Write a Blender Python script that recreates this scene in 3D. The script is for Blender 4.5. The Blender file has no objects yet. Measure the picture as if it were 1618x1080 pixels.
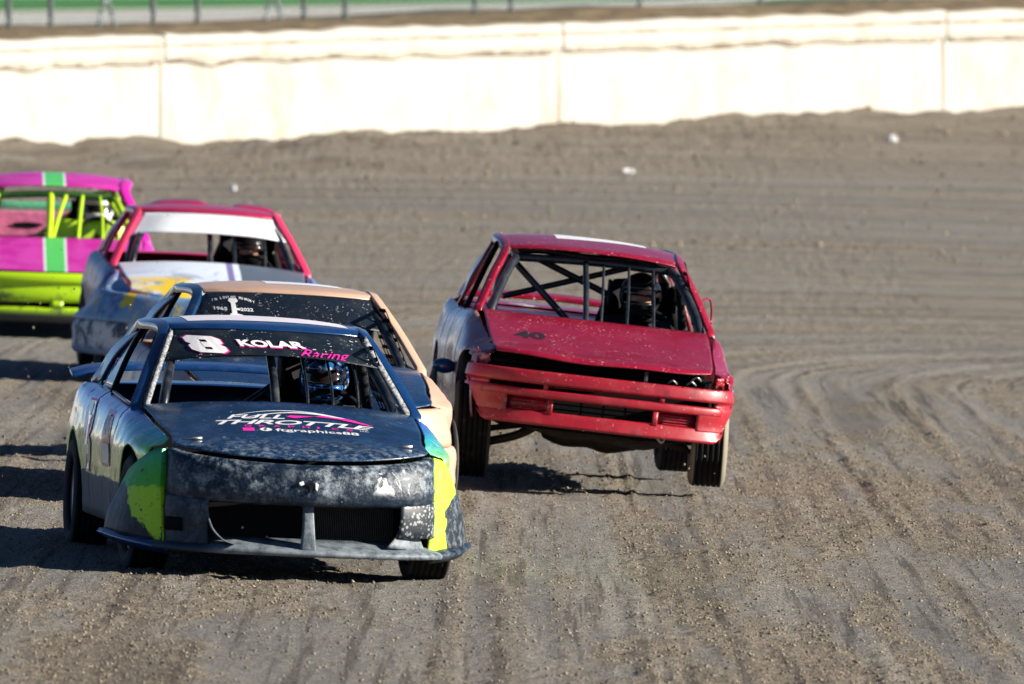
import bpy, math, random
import numpy as np
from mathutils import Vector, Matrix, Euler
random.seed(7); RNG = np.random.default_rng(7)
rad = math.radians
scene = bpy.context.scene
COL = scene.collection

# ------------------------------------------------------------------ camera
CAMZ = 3.02
cam_d = bpy.data.cameras.new('camera'); cam = bpy.data.objects.new('camera', cam_d); COL.objects.link(cam)
cam.location = (0, 0, CAMZ)
cam.rotation_euler = (rad(90) - math.atan(549 / 19500), 0, 0)
cam_d.sensor_width = 36; cam_d.lens = 19500 / 1618 * 36
cam_d.clip_start = 1; cam_d.clip_end = 6000
cam_d.dof.use_dof = True; cam_d.dof.focus_distance = 67.0; cam_d.dof.aperture_fstop = 7.1
scene.camera = cam

# ------------------------------------------------------------------ sky, sun, exposure
SUN_EL, SUN_AZ = 20.5, 99.0            # azimuth clockwise from +Y (view direction): low sun from the right
sd = Vector((math.sin(rad(SUN_AZ)) * math.cos(rad(SUN_EL)), math.cos(rad(SUN_AZ)) * math.cos(rad(SUN_EL)), math.sin(rad(SUN_EL))))
world = bpy.data.worlds.new('World'); scene.world = world; world.use_nodes = True
wn = world.node_tree; wn.nodes.clear()
wo = wn.nodes.new('ShaderNodeOutputWorld'); wb = wn.nodes.new('ShaderNodeBackground'); ws = wn.nodes.new('ShaderNodeTexSky')
ws.sky_type = 'NISHITA'; ws.sun_disc = False
ws.sun_elevation = rad(SUN_EL); ws.sun_rotation = rad(SUN_AZ)
ws.air_density = 0.42; ws.dust_density = 0.0; ws.ozone_density = 3.0
wb.inputs['Strength'].default_value = 0.05
wn.links.new(ws.outputs[0], wb.inputs[0]); wn.links.new(wb.outputs[0], wo.inputs[0])
sl = bpy.data.lights.new('sun', 'SUN'); sl.energy = 5.0; sl.angle = rad(0.5); sl.color = (1.0, 0.92, 0.80)
so = bpy.data.objects.new('sun', sl); COL.objects.link(so); so.rotation_euler = sd.to_track_quat('Z', 'Y').to_euler()
so.location = (30, 60, 30)
vs = scene.view_settings
vs.view_transform = 'Standard'; vs.look = 'None'; vs.exposure = 1.2; vs.gamma = 1.0; vs.use_curve_mapping = False

# ------------------------------------------------------------------ materials
class NT:
    def __init__(s, name):
        s.m = bpy.data.materials.new(name); s.m.use_nodes = True
        s.n = s.m.node_tree.nodes; s.l = s.m.node_tree.links
        s.b = s.n['Principled BSDF']; s._tc = None
    def node(s, t, **k):
        n = s.n.new(t)
        for a, v in k.items(): setattr(n, a, v)
        return n
    def put(s, sock, v):
        if v is None: return
        if isinstance(v, bpy.types.NodeSocket): s.l.new(v, sock)
        elif isinstance(v, (tuple, list)) and sock.type == 'RGBA' and len(v) == 3: sock.default_value = (*v, 1)
        else: sock.default_value = v
    def co(s):
        if not s._tc: s._tc = s.node('ShaderNodeTexCoord')
        return s._tc.outputs['Object']
    def sep(s):
        n = s.node('ShaderNodeSeparateXYZ'); s.l.new(s.co(), n.inputs[0]); return n.outputs
    def math(s, op, a, b=None, clamp=False):
        n = s.node('ShaderNodeMath', operation=op, use_clamp=clamp); s.put(n.inputs[0], a); s.put(n.inputs[1], b); return n.outputs[0]
    def noise(s, scale, detail=4, rough=.6, vec=None, dist=0, stretch=None):
        n = s.node('ShaderNodeTexNoise'); n.inputs['Scale'].default_value = scale; n.inputs['Detail'].default_value = detail
        n.inputs['Roughness'].default_value = rough; n.inputs['Distortion'].default_value = dist
        v = vec or s.co()
        if stretch:
            mp = s.node('ShaderNodeMapping'); mp.inputs['Scale'].default_value = stretch; s.l.new(v, mp.inputs[0]); v = mp.outputs[0]
        s.l.new(v, n.inputs['Vector']); return n.outputs[0]
    def ramp(s, v, a, b):                      # smooth 0..1 between a and b
        n = s.node('ShaderNodeMapRange', interpolation_type='SMOOTHSTEP'); s.put(n.inputs[0], v)
        if a <= b: n.inputs[1].default_value = a; n.inputs[2].default_value = b
        else: n.inputs[1].default_value = b; n.inputs[2].default_value = a; n.inputs[3].default_value = 1; n.inputs[4].default_value = 0
        return n.outputs[0]
    def mix(s, f, a, b):
        n = s.node('ShaderNodeMix', data_type='RGBA'); s.put(n.inputs[0], f); s.put(n.inputs[6], a); s.put(n.inputs[7], b); return n.outputs[2]
    def bump(s, h, strength=.3, dist=.01):
        n = s.node('ShaderNodeBump'); n.inputs['Strength'].default_value = strength; n.inputs['Distance'].default_value = dist
        s.l.new(h, n.inputs['Height']); s.l.new(n.outputs[0], s.b.inputs['Normal'])
    def fin(s, col=None, rough=None, metal=None, coat=None, spec=None):
        s.put(s.b.inputs['Base Color'], col); s.put(s.b.inputs['Roughness'], rough); s.put(s.b.inputs['Metallic'], metal)
        s.put(s.b.inputs['Coat Weight'], coat); s.put(s.b.inputs['Specular IOR Level'], spec)
        if coat is not None: s.b.inputs['Coat Roughness'].default_value = .12
        return s.m

DUST = (.20, .185, .165)
def paint(name, col, rough=.35, coat=.4, dust=.25, low=True, chips=.0, chipcol=(.6, .6, .6), second=None, dustcol=DUST, wav=.25, spec=.5):
    t = NT(name); z = t.sep()[2]
    c = col
    if second: c = t.mix(t.ramp(t.noise(3.0, 5, .65), second[1], second[1] + .12), c, second[0])
    n1 = t.noise(7, 8, .72); n2 = t.noise(55, 3, .6)
    d = t.math('MULTIPLY', t.ramp(n1, .42, .75), t.math('ADD', .55, t.math('MULTIPLY', n2, .8)))
    d = t.math('MULTIPLY', d, dust * 1.6, True)
    if low:
        lo = t.ramp(t.math('ADD', z, t.math('MULTIPLY', n1, .25)), .50, .22)
        d = t.math('MAXIMUM', d, t.math('MULTIPLY', lo, min(1, dust * 2.6)))
    if chips:
        ch = t.math('MULTIPLY', t.ramp(t.noise(60, 2, .5), .68 - chips * .1, .71 - chips * .1), t.ramp(t.noise(5, 3), .42, .6))
        c = t.mix(ch, c, chipcol)
    c = t.mix(d, c, dustcol)
    r = t.math('ADD', rough, t.math('MULTIPLY', d, .5), True)
    t.bump(t.noise(4.5, 3, .5), wav, .02)
    return t.fin(c, r, 0, t.math('MULTIPLY', t.math('SUBTRACT', 1.0, d, True), coat), spec)

def plain(name, col, rough=.6, metal=0, var=.25, bump=0, spec=.5, scale=18):
    t = NT(name); n = t.noise(scale, 5, .65)
    c = t.mix(t.ramp(n, .3, .7), tuple(x * (1 - var) for x in col), tuple(min(1, x * (1 + var)) for x in col))
    if bump: t.bump(t.noise(scale * 3, 4), bump, .01)
    return t.fin(c, rough, metal, None, spec)

M = {}
M['black'] = plain('matte black', (.004, .004, .005), .8, spec=.12)
M['inner'] = plain('dark interior', (.005, .006, .008), .75, spec=.15)
M['cage'] = paint('cage paint dark', (.006, .010, .016), .3, .3, .22, False)
M['limecage'] = paint('cage paint lime', (.42, .66, .01), .4, .2, .12, False)
M['metal'] = plain('bare metal', (.45, .45, .44), .4, .85)
M['rust'] = plain('oily rusty metal', (.030, .020, .014), .7, .3)
M['white'] = paint('white vinyl', (.78, .78, .80), .45, .2, .10, False)
M['pinkvinyl'] = plain('pink vinyl', (.85, .02, .36), .45, var=.1)
M['outline'] = plain('magenta vinyl', (.75, .03, .30), .45, var=.1)
M['blackvinyl'] = plain('black vinyl', (.012, .012, .016), .5)
M['suit'] = plain('dark race suit', (.012, .015, .022), .85, scale=30)
M['skin'] = plain('skin', (.55, .28, .18), .55, var=.1)
M['glass'] = NT('smoked plastic').fin((.006, .02, .05), .10, 0)

# tyre: black tread, dusty outer sidewall
t = NT('tyre rubber'); s = t.sep(); ax = t.math('ABSOLUTE', s[0])
side = t.math('MULTIPLY', t.ramp(ax, .088, .10), t.math('ADD', .25, t.math('MULTIPLY', t.noise(9, 5), .5)))
tr = t.math('MULTIPLY', t.ramp(t.noise(14, 6, .7), .5, .8), .25)
M['tyre'] = t.fin(t.mix(t.math('MAXIMUM', side, tr), (.006, .006, .007), (.11, .10, .09)), .8, 0, None, .15)
t = NT('tyre rubber dusty sidewall'); s = t.sep(); ax = t.math('ABSOLUTE', s[0])
side = t.math('MULTIPLY', t.ramp(ax, .080, .092), t.math('ADD', .55, t.math('MULTIPLY', t.noise(9, 5), .45)))
M['tyre_dusty'] = t.fin(t.mix(side, (.006, .006, .007), (.30, .27, .21)), .8, 0, None, .15)
M['rim'] = plain('steel rim', (.35, .35, .36), .35, .8)
M['rim_dark'] = plain('dark steel rim', (.02, .02, .022), .5, .5)

# ------------------------------------------------------------------ object helpers
def link(o, parent=None):
    COL.objects.link(o)
    if parent is not None: o.parent = parent
    return o
def empty(name, loc=(0, 0, 0), rot=(0, 0, 0)):
    o = bpy.data.objects.new(name, None); o.empty_display_size = .2; o.location = loc; o.rotation_euler = rot
    return link(o)
def tag(o, label=None, cat=None, group=None, kind=None):
    if label: o['label'] = label
    if cat: o['category'] = cat
    if group: o['group'] = group
    if kind: o['kind'] = kind
    return o
def mesh(name, V, Fc, mat, parent=None, smooth=True, thick=0, bevel=0, mats=None, fm=None):
    me = bpy.data.meshes.new(name); me.from_pydata([tuple(map(float, v)) for v in V], [], Fc)
    for m_ in (mats or [mat]): me.materials.append(m_)
    if fm is not None: me.polygons.foreach_set('material_index', fm)
    if smooth: me.polygons.foreach_set('use_smooth', [True] * len(me.polygons))
    me.update(); o = bpy.data.objects.new(name, me); link(o, parent)
    if thick: q = o.modifiers.new('solid', 'SOLIDIFY'); q.thickness = thick; q.offset = 0
    if bevel: q = o.modifiers.new('bevel', 'BEVEL'); q.width = bevel; q.segments = 2; q.limit_method = 'ANGLE'; q.angle_limit = rad(40)
    return o
def cr(P, n):
    """n points on a Catmull-Rom spline through P (m,k)"""
    P = np.asarray(P, float); m = len(P)
    if m == 1: return np.repeat(P, n, 0)
    if m == 2:
        t = np.linspace(0, 1, n)[:, None]; return P[0] * (1 - t) + P[1] * t
    Q = np.vstack([2 * P[0] - P[1], P, 2 * P[-1] - P[-2]])
    t = np.linspace(0, m - 1, n); i = np.minimum(t.astype(int), m - 2); f = (t - i)[:, None]
    a, b, c, d = Q[i], Q[i + 1], Q[i + 2], Q[i + 3]
    return .5 * (2 * b + (c - a) * f + (2 * a - 5 * b + 4 * c - d) * f * f + (3 * b - a - 3 * c + d) * f ** 3)
def grid_pts(rows, nu, nv):
    A = np.array([cr(r, nu) for r in rows])            # rows x nu x 3
    return np.array([cr(A[:, j], nv) for j in range(nu)]).transpose(1, 0, 2)   # nv x nu x 3
def quads(nv, nu):
    return [(i * nu + j, i * nu + j + 1, (i + 1) * nu + j + 1, (i + 1) * nu + j) for i in range(nv - 1) for j in range(nu - 1)]
class Surf:
    def __init__(s, rows, nu=25, nv=17): s.G = grid_pts(rows, nu, nv); s.nv, s.nu = s.G.shape[:2]
    def at(s, u, v):
        x = min(max(u, 0), 1) * (s.nu - 1); y = min(max(v, 0), 1) * (s.nv - 1)
        j = min(int(x), s.nu - 2); i = min(int(y), s.nv - 2); a = x - j; b = y - i; G = s.G
        return (G[i, j] * (1 - a) + G[i, j + 1] * a) * (1 - b) + (G[i + 1, j] * (1 - a) + G[i + 1, j + 1] * a) * b
    def nrm(s, u, v):
        e = .02; n = np.cross(s.at(u + e, v) - s.at(u - e, v), s.at(u, v + e) - s.at(u, v - e)); return n / (np.linalg.norm(n) + 1e-9)
    def obj(s, name, mat, parent, thick=.006, fn=None, **k):
        V = s.G.reshape(-1, 3)
        if fn is not None: V = fn(V)
        return mesh(name, V, quads(s.nv, s.nu), mat, parent, thick=thick, **k)
def tube(name, pts, r, mat, parent=None, n=24, seg=10, straight=False):
    P = np.asarray(pts, float) if straight else cr(pts, n)
    V = []; Fc = []; m = len(P); up = np.array([0, 0, 1.])
    for i in range(m):
        t = P[min(i + 1, m - 1)] - P[max(i - 1, 0)]; t /= np.linalg.norm(t)
        ref = up if abs(t[2]) < .9 else np.array([0, 1., 0])
        a = np.cross(t, ref); a /= np.linalg.norm(a); b = np.cross(a, t)
        for k in range(seg):
            q = 2 * math.pi * k / seg; V.append(P[i] + r * (a * math.cos(q) + b * math.sin(q)))
    for i in range(m - 1):
        for k in range(seg): Fc.append((i * seg + k, i * seg + (k + 1) % seg, (i + 1) * seg + (k + 1) % seg, (i + 1) * seg + k))
    Fc.append(tuple(range(seg))[::-1]); Fc.append(tuple((m - 1) * seg + k for k in range(seg)))
    return mesh(name, V, Fc, mat, parent)
def strip(name, pts, wvec, hvec, mat, parent, n=16, bevel=.006):
    """a bar of rectangular section swept along pts; wvec/hvec half-size vectors (single or one per point)"""
    P = cr(pts, n); m = len(pts)
    Wv = cr(np.broadcast_to(np.asarray(wvec, float), (m, 3)), n); Hv = cr(np.broadcast_to(np.asarray(hvec, float), (m, 3)), n)
    V = []; Fc = []
    for p, w, h in zip(P, Wv, Hv): V += [p - w - h, p + w - h, p + w + h, p - w + h]
    for i in range(n - 1):
        for k in range(4): Fc.append((4 * i + k, 4 * i + (k + 1) % 4, 4 * i + 4 + (k + 1) % 4, 4 * i + 4 + k))
    Fc += [(3, 2, 1, 0), tuple(4 * n - 4 + k for k in range(4))]
    return mesh(name, V, Fc, mat, parent, bevel=bevel)
def box(name, lo, hi, mat, parent, bevel=.01, fn=None):
    (x0, y0, z0), (x1, y1, z1) = lo, hi
    V = [(x0, y0, z0), (x1, y0, z0), (x1, y1, z0), (x0, y1, z0), (x0, y0, z1), (x1, y0, z1), (x1, y1, z1), (x0, y1, z1)]
    if fn: V = [fn(v) for v in V]
    return mesh(name, V, [(3, 2, 1, 0), (4, 5, 6, 7), (0, 1, 5, 4), (1, 2, 6, 5), (2, 3, 7, 6), (3, 0, 4, 7)], mat, parent, smooth=False, bevel=bevel)
def lathe(name, prof, mat, parent, seg=48, axis='x', close=False):
    V = []; Fc = []; m = len(prof)
    for k in range(seg):
        a = 2 * math.pi * k / seg
        for (h, r) in prof: V.append((h, r * math.cos(a), r * math.sin(a)))
    for k in range(seg):
        for i in range(m - (0 if close else 1)):
            j = (i + 1) % m; Fc.append((k * m + i, ((k + 1) % seg) * m + i, ((k + 1) % seg) * m + j, k * m + j))
    return mesh(name, V, Fc, mat, parent)
def flat_text(body, bold=0.0, shear=0.0, spacing=1.0):
    """outline text as 2-D verts and faces, unit cap height, starting at x=0"""
    c = bpy.data.curves.new('t', 'FONT'); c.body = body; c.offset = bold; c.shear = shear; c.space_character = spacing; c.resolution_u = 3
    o = bpy.data.objects.new('t', c); COL.objects.link(o); dg = bpy.context.evaluated_depsgraph_get()
    me = bpy.data.meshes.new_from_object(o.evaluated_get(dg))
    V = np.array([v.co[:2] for v in me.vertices]); Fc = [tuple(p.vertices) for p in me.polygons]
    bpy.data.objects.remove(o); bpy.data.curves.remove(c); bpy.data.meshes.remove(me)
    V[:, 0] -= V[:, 0].min(); return V, Fc
def decal(name, V, Fc, fmap, mat, parent):
    return mesh(name, [fmap(a, b) for a, b in V], Fc, mat, parent, smooth=False)
def poly_grid(poly, n=1): return np.array(poly, float), [tuple(range(len(poly)))]
# ------------------------------------------------------------------ terrain functions
def _h(ix, iy, seed):
    n = (ix.astype(np.int64) * 374761393 + iy.astype(np.int64) * 668265263 + seed * 1442695041) & 0xffffffff
    n = ((n ^ (n >> 13)) * 1274126177) & 0xffffffff
    return ((n ^ (n >> 16)) & 0xffff) / 65535.0
def vnoise(x, y, seed=0):
    x = np.asarray(x, float); y = np.asarray(y, float)
    ix = np.floor(x); iy = np.floor(y); fx = x - ix; fy = y - iy
    fx = fx * fx * (3 - 2 * fx); fy = fy * fy * (3 - 2 * fy)
    a = _h(ix, iy, seed); b = _h(ix + 1, iy, seed); c = _h(ix, iy + 1, seed); d = _h(ix + 1, iy + 1, seed)
    return (a + (b - a) * fx) * (1 - fy) + (c + (d - c) * fx) * fy - .5      # -0.5..0.5
def fbm(x, y, o=3, seed=0):
    r = 0; a = 1
    for i in range(o): r = r + a * vnoise(x * 2 ** i + 17.3 * i, y * 2 ** i - 9.1 * i, seed + i); a *= .5
    return r
def sst(x, a, b):
    t = np.clip((x - a) / (b - a), 0, 1); return t * t * (3 - 2 * t)

# wall line: s = metres along, left to right
WS = np.arange(-130, 90, .25); KW = .004; A0 = math.atan2(.755, .656)
_ang = A0 - KW * (WS - 10.6)
_px = np.cumsum(np.cos(_ang)) * .25; _py = np.cumsum(np.sin(_ang)) * .25
_i0 = int(np.argmin(abs(WS)))
WX = _px - _px[_i0] - 6.6; WY = _py - _py[_i0] + 160
def wall_pt(s, out=0.0):
    """point on the wall line, moved 'out' metres towards the track"""
    a = A0 - KW * (s - 10.6); x = np.interp(s, WS, WX); y = np.interp(s, WS, WY)
    return x + out * np.sin(a), y - out * np.cos(a)
def wall_base(s): return 1.08 + .0175 * np.clip(s, -25, 45)
def wall_q(x, y):
    s = (x + 6.6) * .656 + (y - 160) * .755; s = np.clip(s, -129, 89)
    for _ in range(2):
        wx, wy = wall_pt(s); a = A0 - KW * (s - 10.6)
        s = np.clip(s + (x - wx) * np.cos(a) + (y - wy) * np.sin(a), -129, 89)
    wx, wy = wall_pt(s); a = A0 - KW * (s - 10.6)
    return (x - wx) * np.sin(a) - (y - wy) * np.cos(a), s
SR, SY = 30.0, 100.0
def stream(x, y):
    dx = np.maximum(SR - x, 4); dy = np.maximum(0, y - SY)
    return SR - np.hypot(dx, dy), np.minimum(y, SY) + SR * np.arctan2(dy, dx)
_rr = np.random.default_rng(3)
RUTS = [(2.22, .015, .06), (1.62, .014, .06), (.55, .012, .05), (2.95, .015, .07), (3.5, .015, .06), (-.35, .010, .05), (-2.6, .010, .07), (-3.0, .012, .08), (1.05, .012, .04)]
RUTS += [(float(_rr.uniform(-30, 9)), float(_rr.uniform(.004, .013)), float(_rr.uniform(.03, .10))) for _ in range(70)]
def loose_mask(x, y):
    u, v = stream(x, y)
    a = fbm(u * 1.1 + 3, v * .11, 4, 5) + .8 * fbm(u * 4.2, v * .5, 3, 9)
    L = sst(a, -.22, .35)
    q, s = wall_q(x, y)
    for u0, am, w in RUTS:
        kk = abs(u - u0 - 1.5 * w) < 4 * w
        if not np.any(kk): continue
        uu = u[kk]; vv = v[kk]
        L[kk] = np.maximum(L[kk], np.exp(-((uu - u0 - 1.5 * w) / (1.6 * w)) ** 2) * min(1, am / .014) * sst(vnoise(vv * .2, vv * 0 + u0 * 9, 63), -.35, .2))
    return np.maximum(L, sst(q, 13, 4))
def flat_z(x, y): return -.045 * (np.clip(x, -14, 14) + 1.0)
def ground_z(x, y, fine=True):
    x = np.asarray(x, float); y = np.asarray(y, float)
    z = flat_z(x, y)
    q, s = wall_q(x, y)
    r = np.clip(1 - q / 36, 0, 1) ** 1.6
    z = z + (wall_base(s) - .12 - z) * r
    bank = sst(q, 7.5, 0)
    z = z + bank * (.08 + (.08 + .26 * sst(s, 9, 1)) * fbm(s * .9, q * .35, 3, 31) + .10 * fbm(s * 2.6, q * 1.1, 3, 37))
    if fine:
        u, v = stream(x, y); L = loose_mask(x, y)
        for k, (u0, am, w) in enumerate(RUTS):
            kk = abs(u - u0) < 4.2 * w + .04
            if not np.any(kk): continue
            uu = u[kk]; vv = v[kk]
            d = (uu - u0 - .06 * vnoise(vv * .12, vv * 0 + k, 40 + k)) / w
            mod = sst(vnoise(vv * .09 + k * 3.3, vv * 0 + k * 7.7, 60) + .35 * vnoise(vv * .5, vv * 0 + k, 61), -.3, .35)
            z[kk] = z[kk] + am * mod * (-.12 * np.exp(-d * d) + (.9 + .7 * vnoise(vv * 1.4, uu * 9, 62) + .5 * vnoise(vv * 8, uu * 14, 64)) * np.exp(-((d - 1.5) ** 2) * 1.3) + .35 * np.exp(-((d + 1.5) ** 2) * 1.3))
        z = z + .012 * fbm(u * .8, v * .25, 2, 70)
        c = fbm(x * 5.5, y * 4, 2, 80) * .014 + np.abs(fbm(x * 15, y * 10, 3, 90)) * .034
        z = z + (.55 + .45 * L) * c
    return z
def gz(x, y): return float(ground_z(np.array([x]), np.array([y]), False)[0])

# ------------------------------------------------------------------ dirt track
def axis(*segs):
    out = []
    for a, b, st in segs: out += list(np.arange(a, b, st))
    return np.array(out + [segs[-1][1]])
def growth(a, b, n): return a + (b - a) * (np.linspace(0, 1, n) ** 2.5)
xs = np.concatenate([-growth(10, 120, 22)[::-1][:-1], axis((-10, -4.4, .14), (-4.4, 4.4, .027), (4.4, 10, .14)), growth(10, 120, 22)[1:]])
ys = np.concatenate([np.array([-60, -20, 10, 25, 38, 45, 50]), axis((52, 80, .045), (80, 122, .11), (122, 190, .38)), np.array([200, 215, 240])])
GX, GY = np.meshgrid(xs, ys)
GZ = ground_z(GX, GY)
Q_, S_ = wall_q(GX, GY)
GZ = np.where(Q_ < -.15, GZ - 3.0 * sst(-Q_, .15, 1.5), GZ)
LM = loose_mask(GX, GY)
nv, nu = GX.shape
me = bpy.data.meshes.new('dirt_track')
ii = (np.arange(nv - 1)[:, None] * nu + np.arange(nu - 1)[None, :]).ravel()
fq = np.stack([ii, ii + 1, ii + nu + 1, ii + nu], 1)
keep = (Q_[:-1, :-1].ravel() > -3); fq = fq[keep]
me.vertices.add(nv * nu); me.vertices.foreach_set('co', np.stack([GX, GY, GZ], 2).astype(np.float32).ravel())
me.loops.add(len(fq) * 4); me.loops.foreach_set('vertex_index', fq.astype(np.int32).ravel())
me.polygons.add(len(fq)); me.polygons.foreach_set('loop_start', np.arange(0, len(fq) * 4, 4, dtype=np.int32))
me.polygons.foreach_set('loop_total', np.full(len(fq), 4, np.int32)); me.polygons.foreach_set('use_smooth', np.ones(len(fq), bool))
me.update(calc_edges=True)
at = me.attributes.new('loose', 'FLOAT', 'POINT'); at.data.foreach_set('value', LM.astype(np.float32).ravel())
U_, V_ = stream(GX, GY)
at = me.attributes.new('lane', 'FLOAT_VECTOR', 'POINT'); at.data.foreach_set('vector', np.stack([U_, V_, 0 * U_], 2).astype(np.float32).ravel())
t = NT('packed clay and loose dirt')
al = t.node('ShaderNodeAttribute', attribute_name='loose').outputs['Fac']
av = t.node('ShaderNodeAttribute', attribute_name='lane').outputs['Vector']
n1 = t.noise(1.3, 5, .65, av, 0, (1.2, .07, 1)); n7 = t.noise(1.0, 5, .7, av, 0, (2.6, .05, 1)); n8 = t.noise(1.0, 4, .7, av, 0, (9, .12, 1)); n9 = t.noise(1.0, 3, .6, av, 0, (1.4, .035, 1)); n2 = t.noise(22, 4, .7); n3 = t.noise(1.0, 4, .6, av, 0, (6, .35, 1)); n4 = t.noise(70, 2, .6)
lm = t.math('ADD', .18, t.math('MULTIPLY', t.ramp(t.math('ADD', al, t.math('MULTIPLY', t.math('SUBTRACT', n2, .5), 1.5)), .1, .95), .7))
packed = t.mix(t.ramp(n1, .35, .65), (.225, .226, .225), (.33, .315, .285))
n5 = t.noise(95, 3, .7, None, 0, (1, .55, 1)); n6 = t.noise(38, 3, .65, None, 0, (1, .5, 1))
packed = t.mix(t.math('MULTIPLY', t.ramp(n3, .52, .72), .55), packed, (.13, .12, .105))
loose = t.mix(t.ramp(n2, .3, .72), (.16, .132, .098), (.42, .355, .265))
loose = t.mix(t.math('MULTIPLY', t.ramp(n4, .66, .74), .7), loose, (.55, .49, .39))
gc = t.mix(lm, packed, loose); gc = t.mix(t.math('MULTIPLY', t.ramp(n7, .50, .62), .65), gc, (.36, .34, .30)); gc = t.mix(t.math('MULTIPLY', t.ramp(n8, .52, .64), .75), gc, (.085, .073, .058)); gc = t.mix(t.math('MULTIPLY', t.ramp(n9, .53, .63), .5), gc, (.13, .112, .088)); gc = t.mix(t.math('MULTIPLY', t.ramp(n5, .50, .36), .85), gc, (.04, .036, .032)); gc = t.mix(t.math('MULTIPLY', t.ramp(n6, .44, .34), .5), gc, (.07, .062, .052)); gc = t.mix(t.math('MULTIPLY', t.ramp(n5, .62, .72), .6), gc, (.52, .47, .38))  # fine dark flecks paint in the shadows between crumbs
M['dirt'] = t.fin(gc, t.math('ADD', .7, t.math('MULTIPLY', lm, .28)), 0, None, .3)
t.bump(t.math('ADD', t.noise(75, 4, .75), t.math('MULTIPLY', t.noise(22, 3), 1.2)), 1.0, .03)
me.materials.append(M['dirt'])
track = bpy.data.objects.new('dirt_track', me); link(track); tag(track, kind='structure')

# loose clods and crumbs lying on the track (uncountable)
def clods(name, n, xr, yr, smin, smax, mat, seed):
    r = np.random.default_rng(seed)
    x = r.uniform(*xr, n * 4); y = yr[0] + (yr[1] - yr[0]) * r.uniform(0, 1, n * 4) ** 1.2
    L = loose_mask(x, y); k = r.uniform(0, 1, n * 4) < .22 + .78 * L ** 2
    x, y = x[k][:n], y[k][:n]; n = len(x); z = ground_z(x, y)
    size = smin * (smax / smin) ** (r.uniform(0, 1, n) ** 2.4)
    base = np.array([(1, 0, 0), (-1, 0, 0), (0, 1, 0), (0, -1, 0), (0, 0, .8), (0, 0, -.6)], float)
    a = r.uniform(0, 6.28, n); ca, sa = np.cos(a), np.sin(a)
    B = base[None] * r.uniform(.6, 1.3, (n, 6, 1)) + r.uniform(-.25, .25, (n, 6, 3)); B *= size[:, None, None]
    X = B[..., 0] * ca[:, None] - B[..., 1] * sa[:, None]; Y = B[..., 0] * sa[:, None] + B[..., 1] * ca[:, None]
    Vv = np.stack([X + x[:, None], Y + y[:, None], B[..., 2] + (z + size * .15)[:, None]], 2).reshape(-1, 3)
    f = np.array([(0, 2, 4), (2, 1, 4), (1, 3, 4), (3, 0, 4), (2, 0, 5), (1, 2, 5), (3, 1, 5), (0, 3, 5)])
    Ff = (f[None] + 6 * np.arange(n)[:, None, None]).reshape(-1, 3)
    m_ = bpy.data.meshes.new(name); m_.vertices.add(len(Vv)); m_.vertices.foreach_set('co', Vv.astype(np.float32).ravel())
    m_.loops.add(len(Ff) * 3); m_.loops.foreach_set('vertex_index', Ff.astype(np.int32).ravel())
    m_.polygons.add(len(Ff)); m_.polygons.foreach_set('loop_start', np.arange(0, len(Ff) * 3, 3, dtype=np.int32)); m_.polygons.foreach_set('loop_total', np.full(len(Ff), 3, np.int32))
    m_.update(calc_edges=True); m_.materials.append(mat); o = bpy.data.objects.new(name, m_); link(o); tag(o, kind='stuff'); return o
M['clod'] = plain('dry clod', (.20, .168, .125), .9, 0, .6, .2, .2, 9)
tag(clods('dirt_clods', 120000, (-4.4, 4.4), (52.5, 90), .0022, .013, M['clod'], 11), 'loose crumbs and clods of brown dirt scattered over the track', 'dirt')
tag(clods('bank_clods', 5000, (-9, 9), (140, 182), .012, .045, M['clod'], 12), 'loose lumps of dirt on the bank below the white wall', 'dirt')

# ------------------------------------------------------------------ barrier wall
t = NT('whitewashed concrete'); z = t.sep()[2]
st = t.math('MULTIPLY', t.ramp(t.noise(1.6, 6, .7, None, 0, (1, 1, .5)), .48, .75), .55)
st = t.math('MAXIMUM', st, t.math('MULTIPLY', t.ramp(t.noise(7, 4, .7), .66, .76), .55))
M['wall'] = t.fin(t.mix(st, (.44, .42, .375), (.29, .235, .15)), .8, 0, None, .2); t.bump(t.noise(9, 5), .5, .02)
t = NT('patchy brown line'); M['brownline'] = t.fin(t.mix(t.ramp(t.noise(2.2, 4), .42, .62), (.50, .45, .36), (.16, .10, .05)), .9, 0, None, .1)
wallroot = empty('barrier_wall', (*wall_pt(0), 1.08)); tag(wallroot, 'long white concrete barrier wall behind the dirt bank', 'wall')
JO, JS = 3.15, 8.15
def wall_piece(name, s0, s1, prof, parent, mat, seed):
    n = max(3, int((s1 - s0) / .16)); ss = np.linspace(s0, s1, n); V = []; m = len(prof)
    for k, s in enumerate(ss):
        for j, (o, zz, jit) in enumerate(prof):
            jz = jit * float(fbm(np.array([s * 1.9]), np.array([seed + (zz > 1.2) * 5.0]), 3, 200)[0])
            x, y = wall_pt(s, o + (.03 * float(vnoise(np.array([s * 1.1]), np.array([zz * 1.0]), 77)[0])))
            V.append((x - wallroot.location.x, y - wallroot.location.y, wall_base(s) + zz + jz - 1.08))
    Fc = [(k * m + j, (k + 1) * m + j, (k + 1) * m + (j + 1) % m, k * m + (j + 1) % m) for k in range(n - 1) for j in range(m)]
    Fc += [tuple(range(m)), tuple((n - 1) * m + j for j in range(m))[::-1]]
    return mesh(name, V, Fc, mat, parent, smooth=False)
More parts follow.
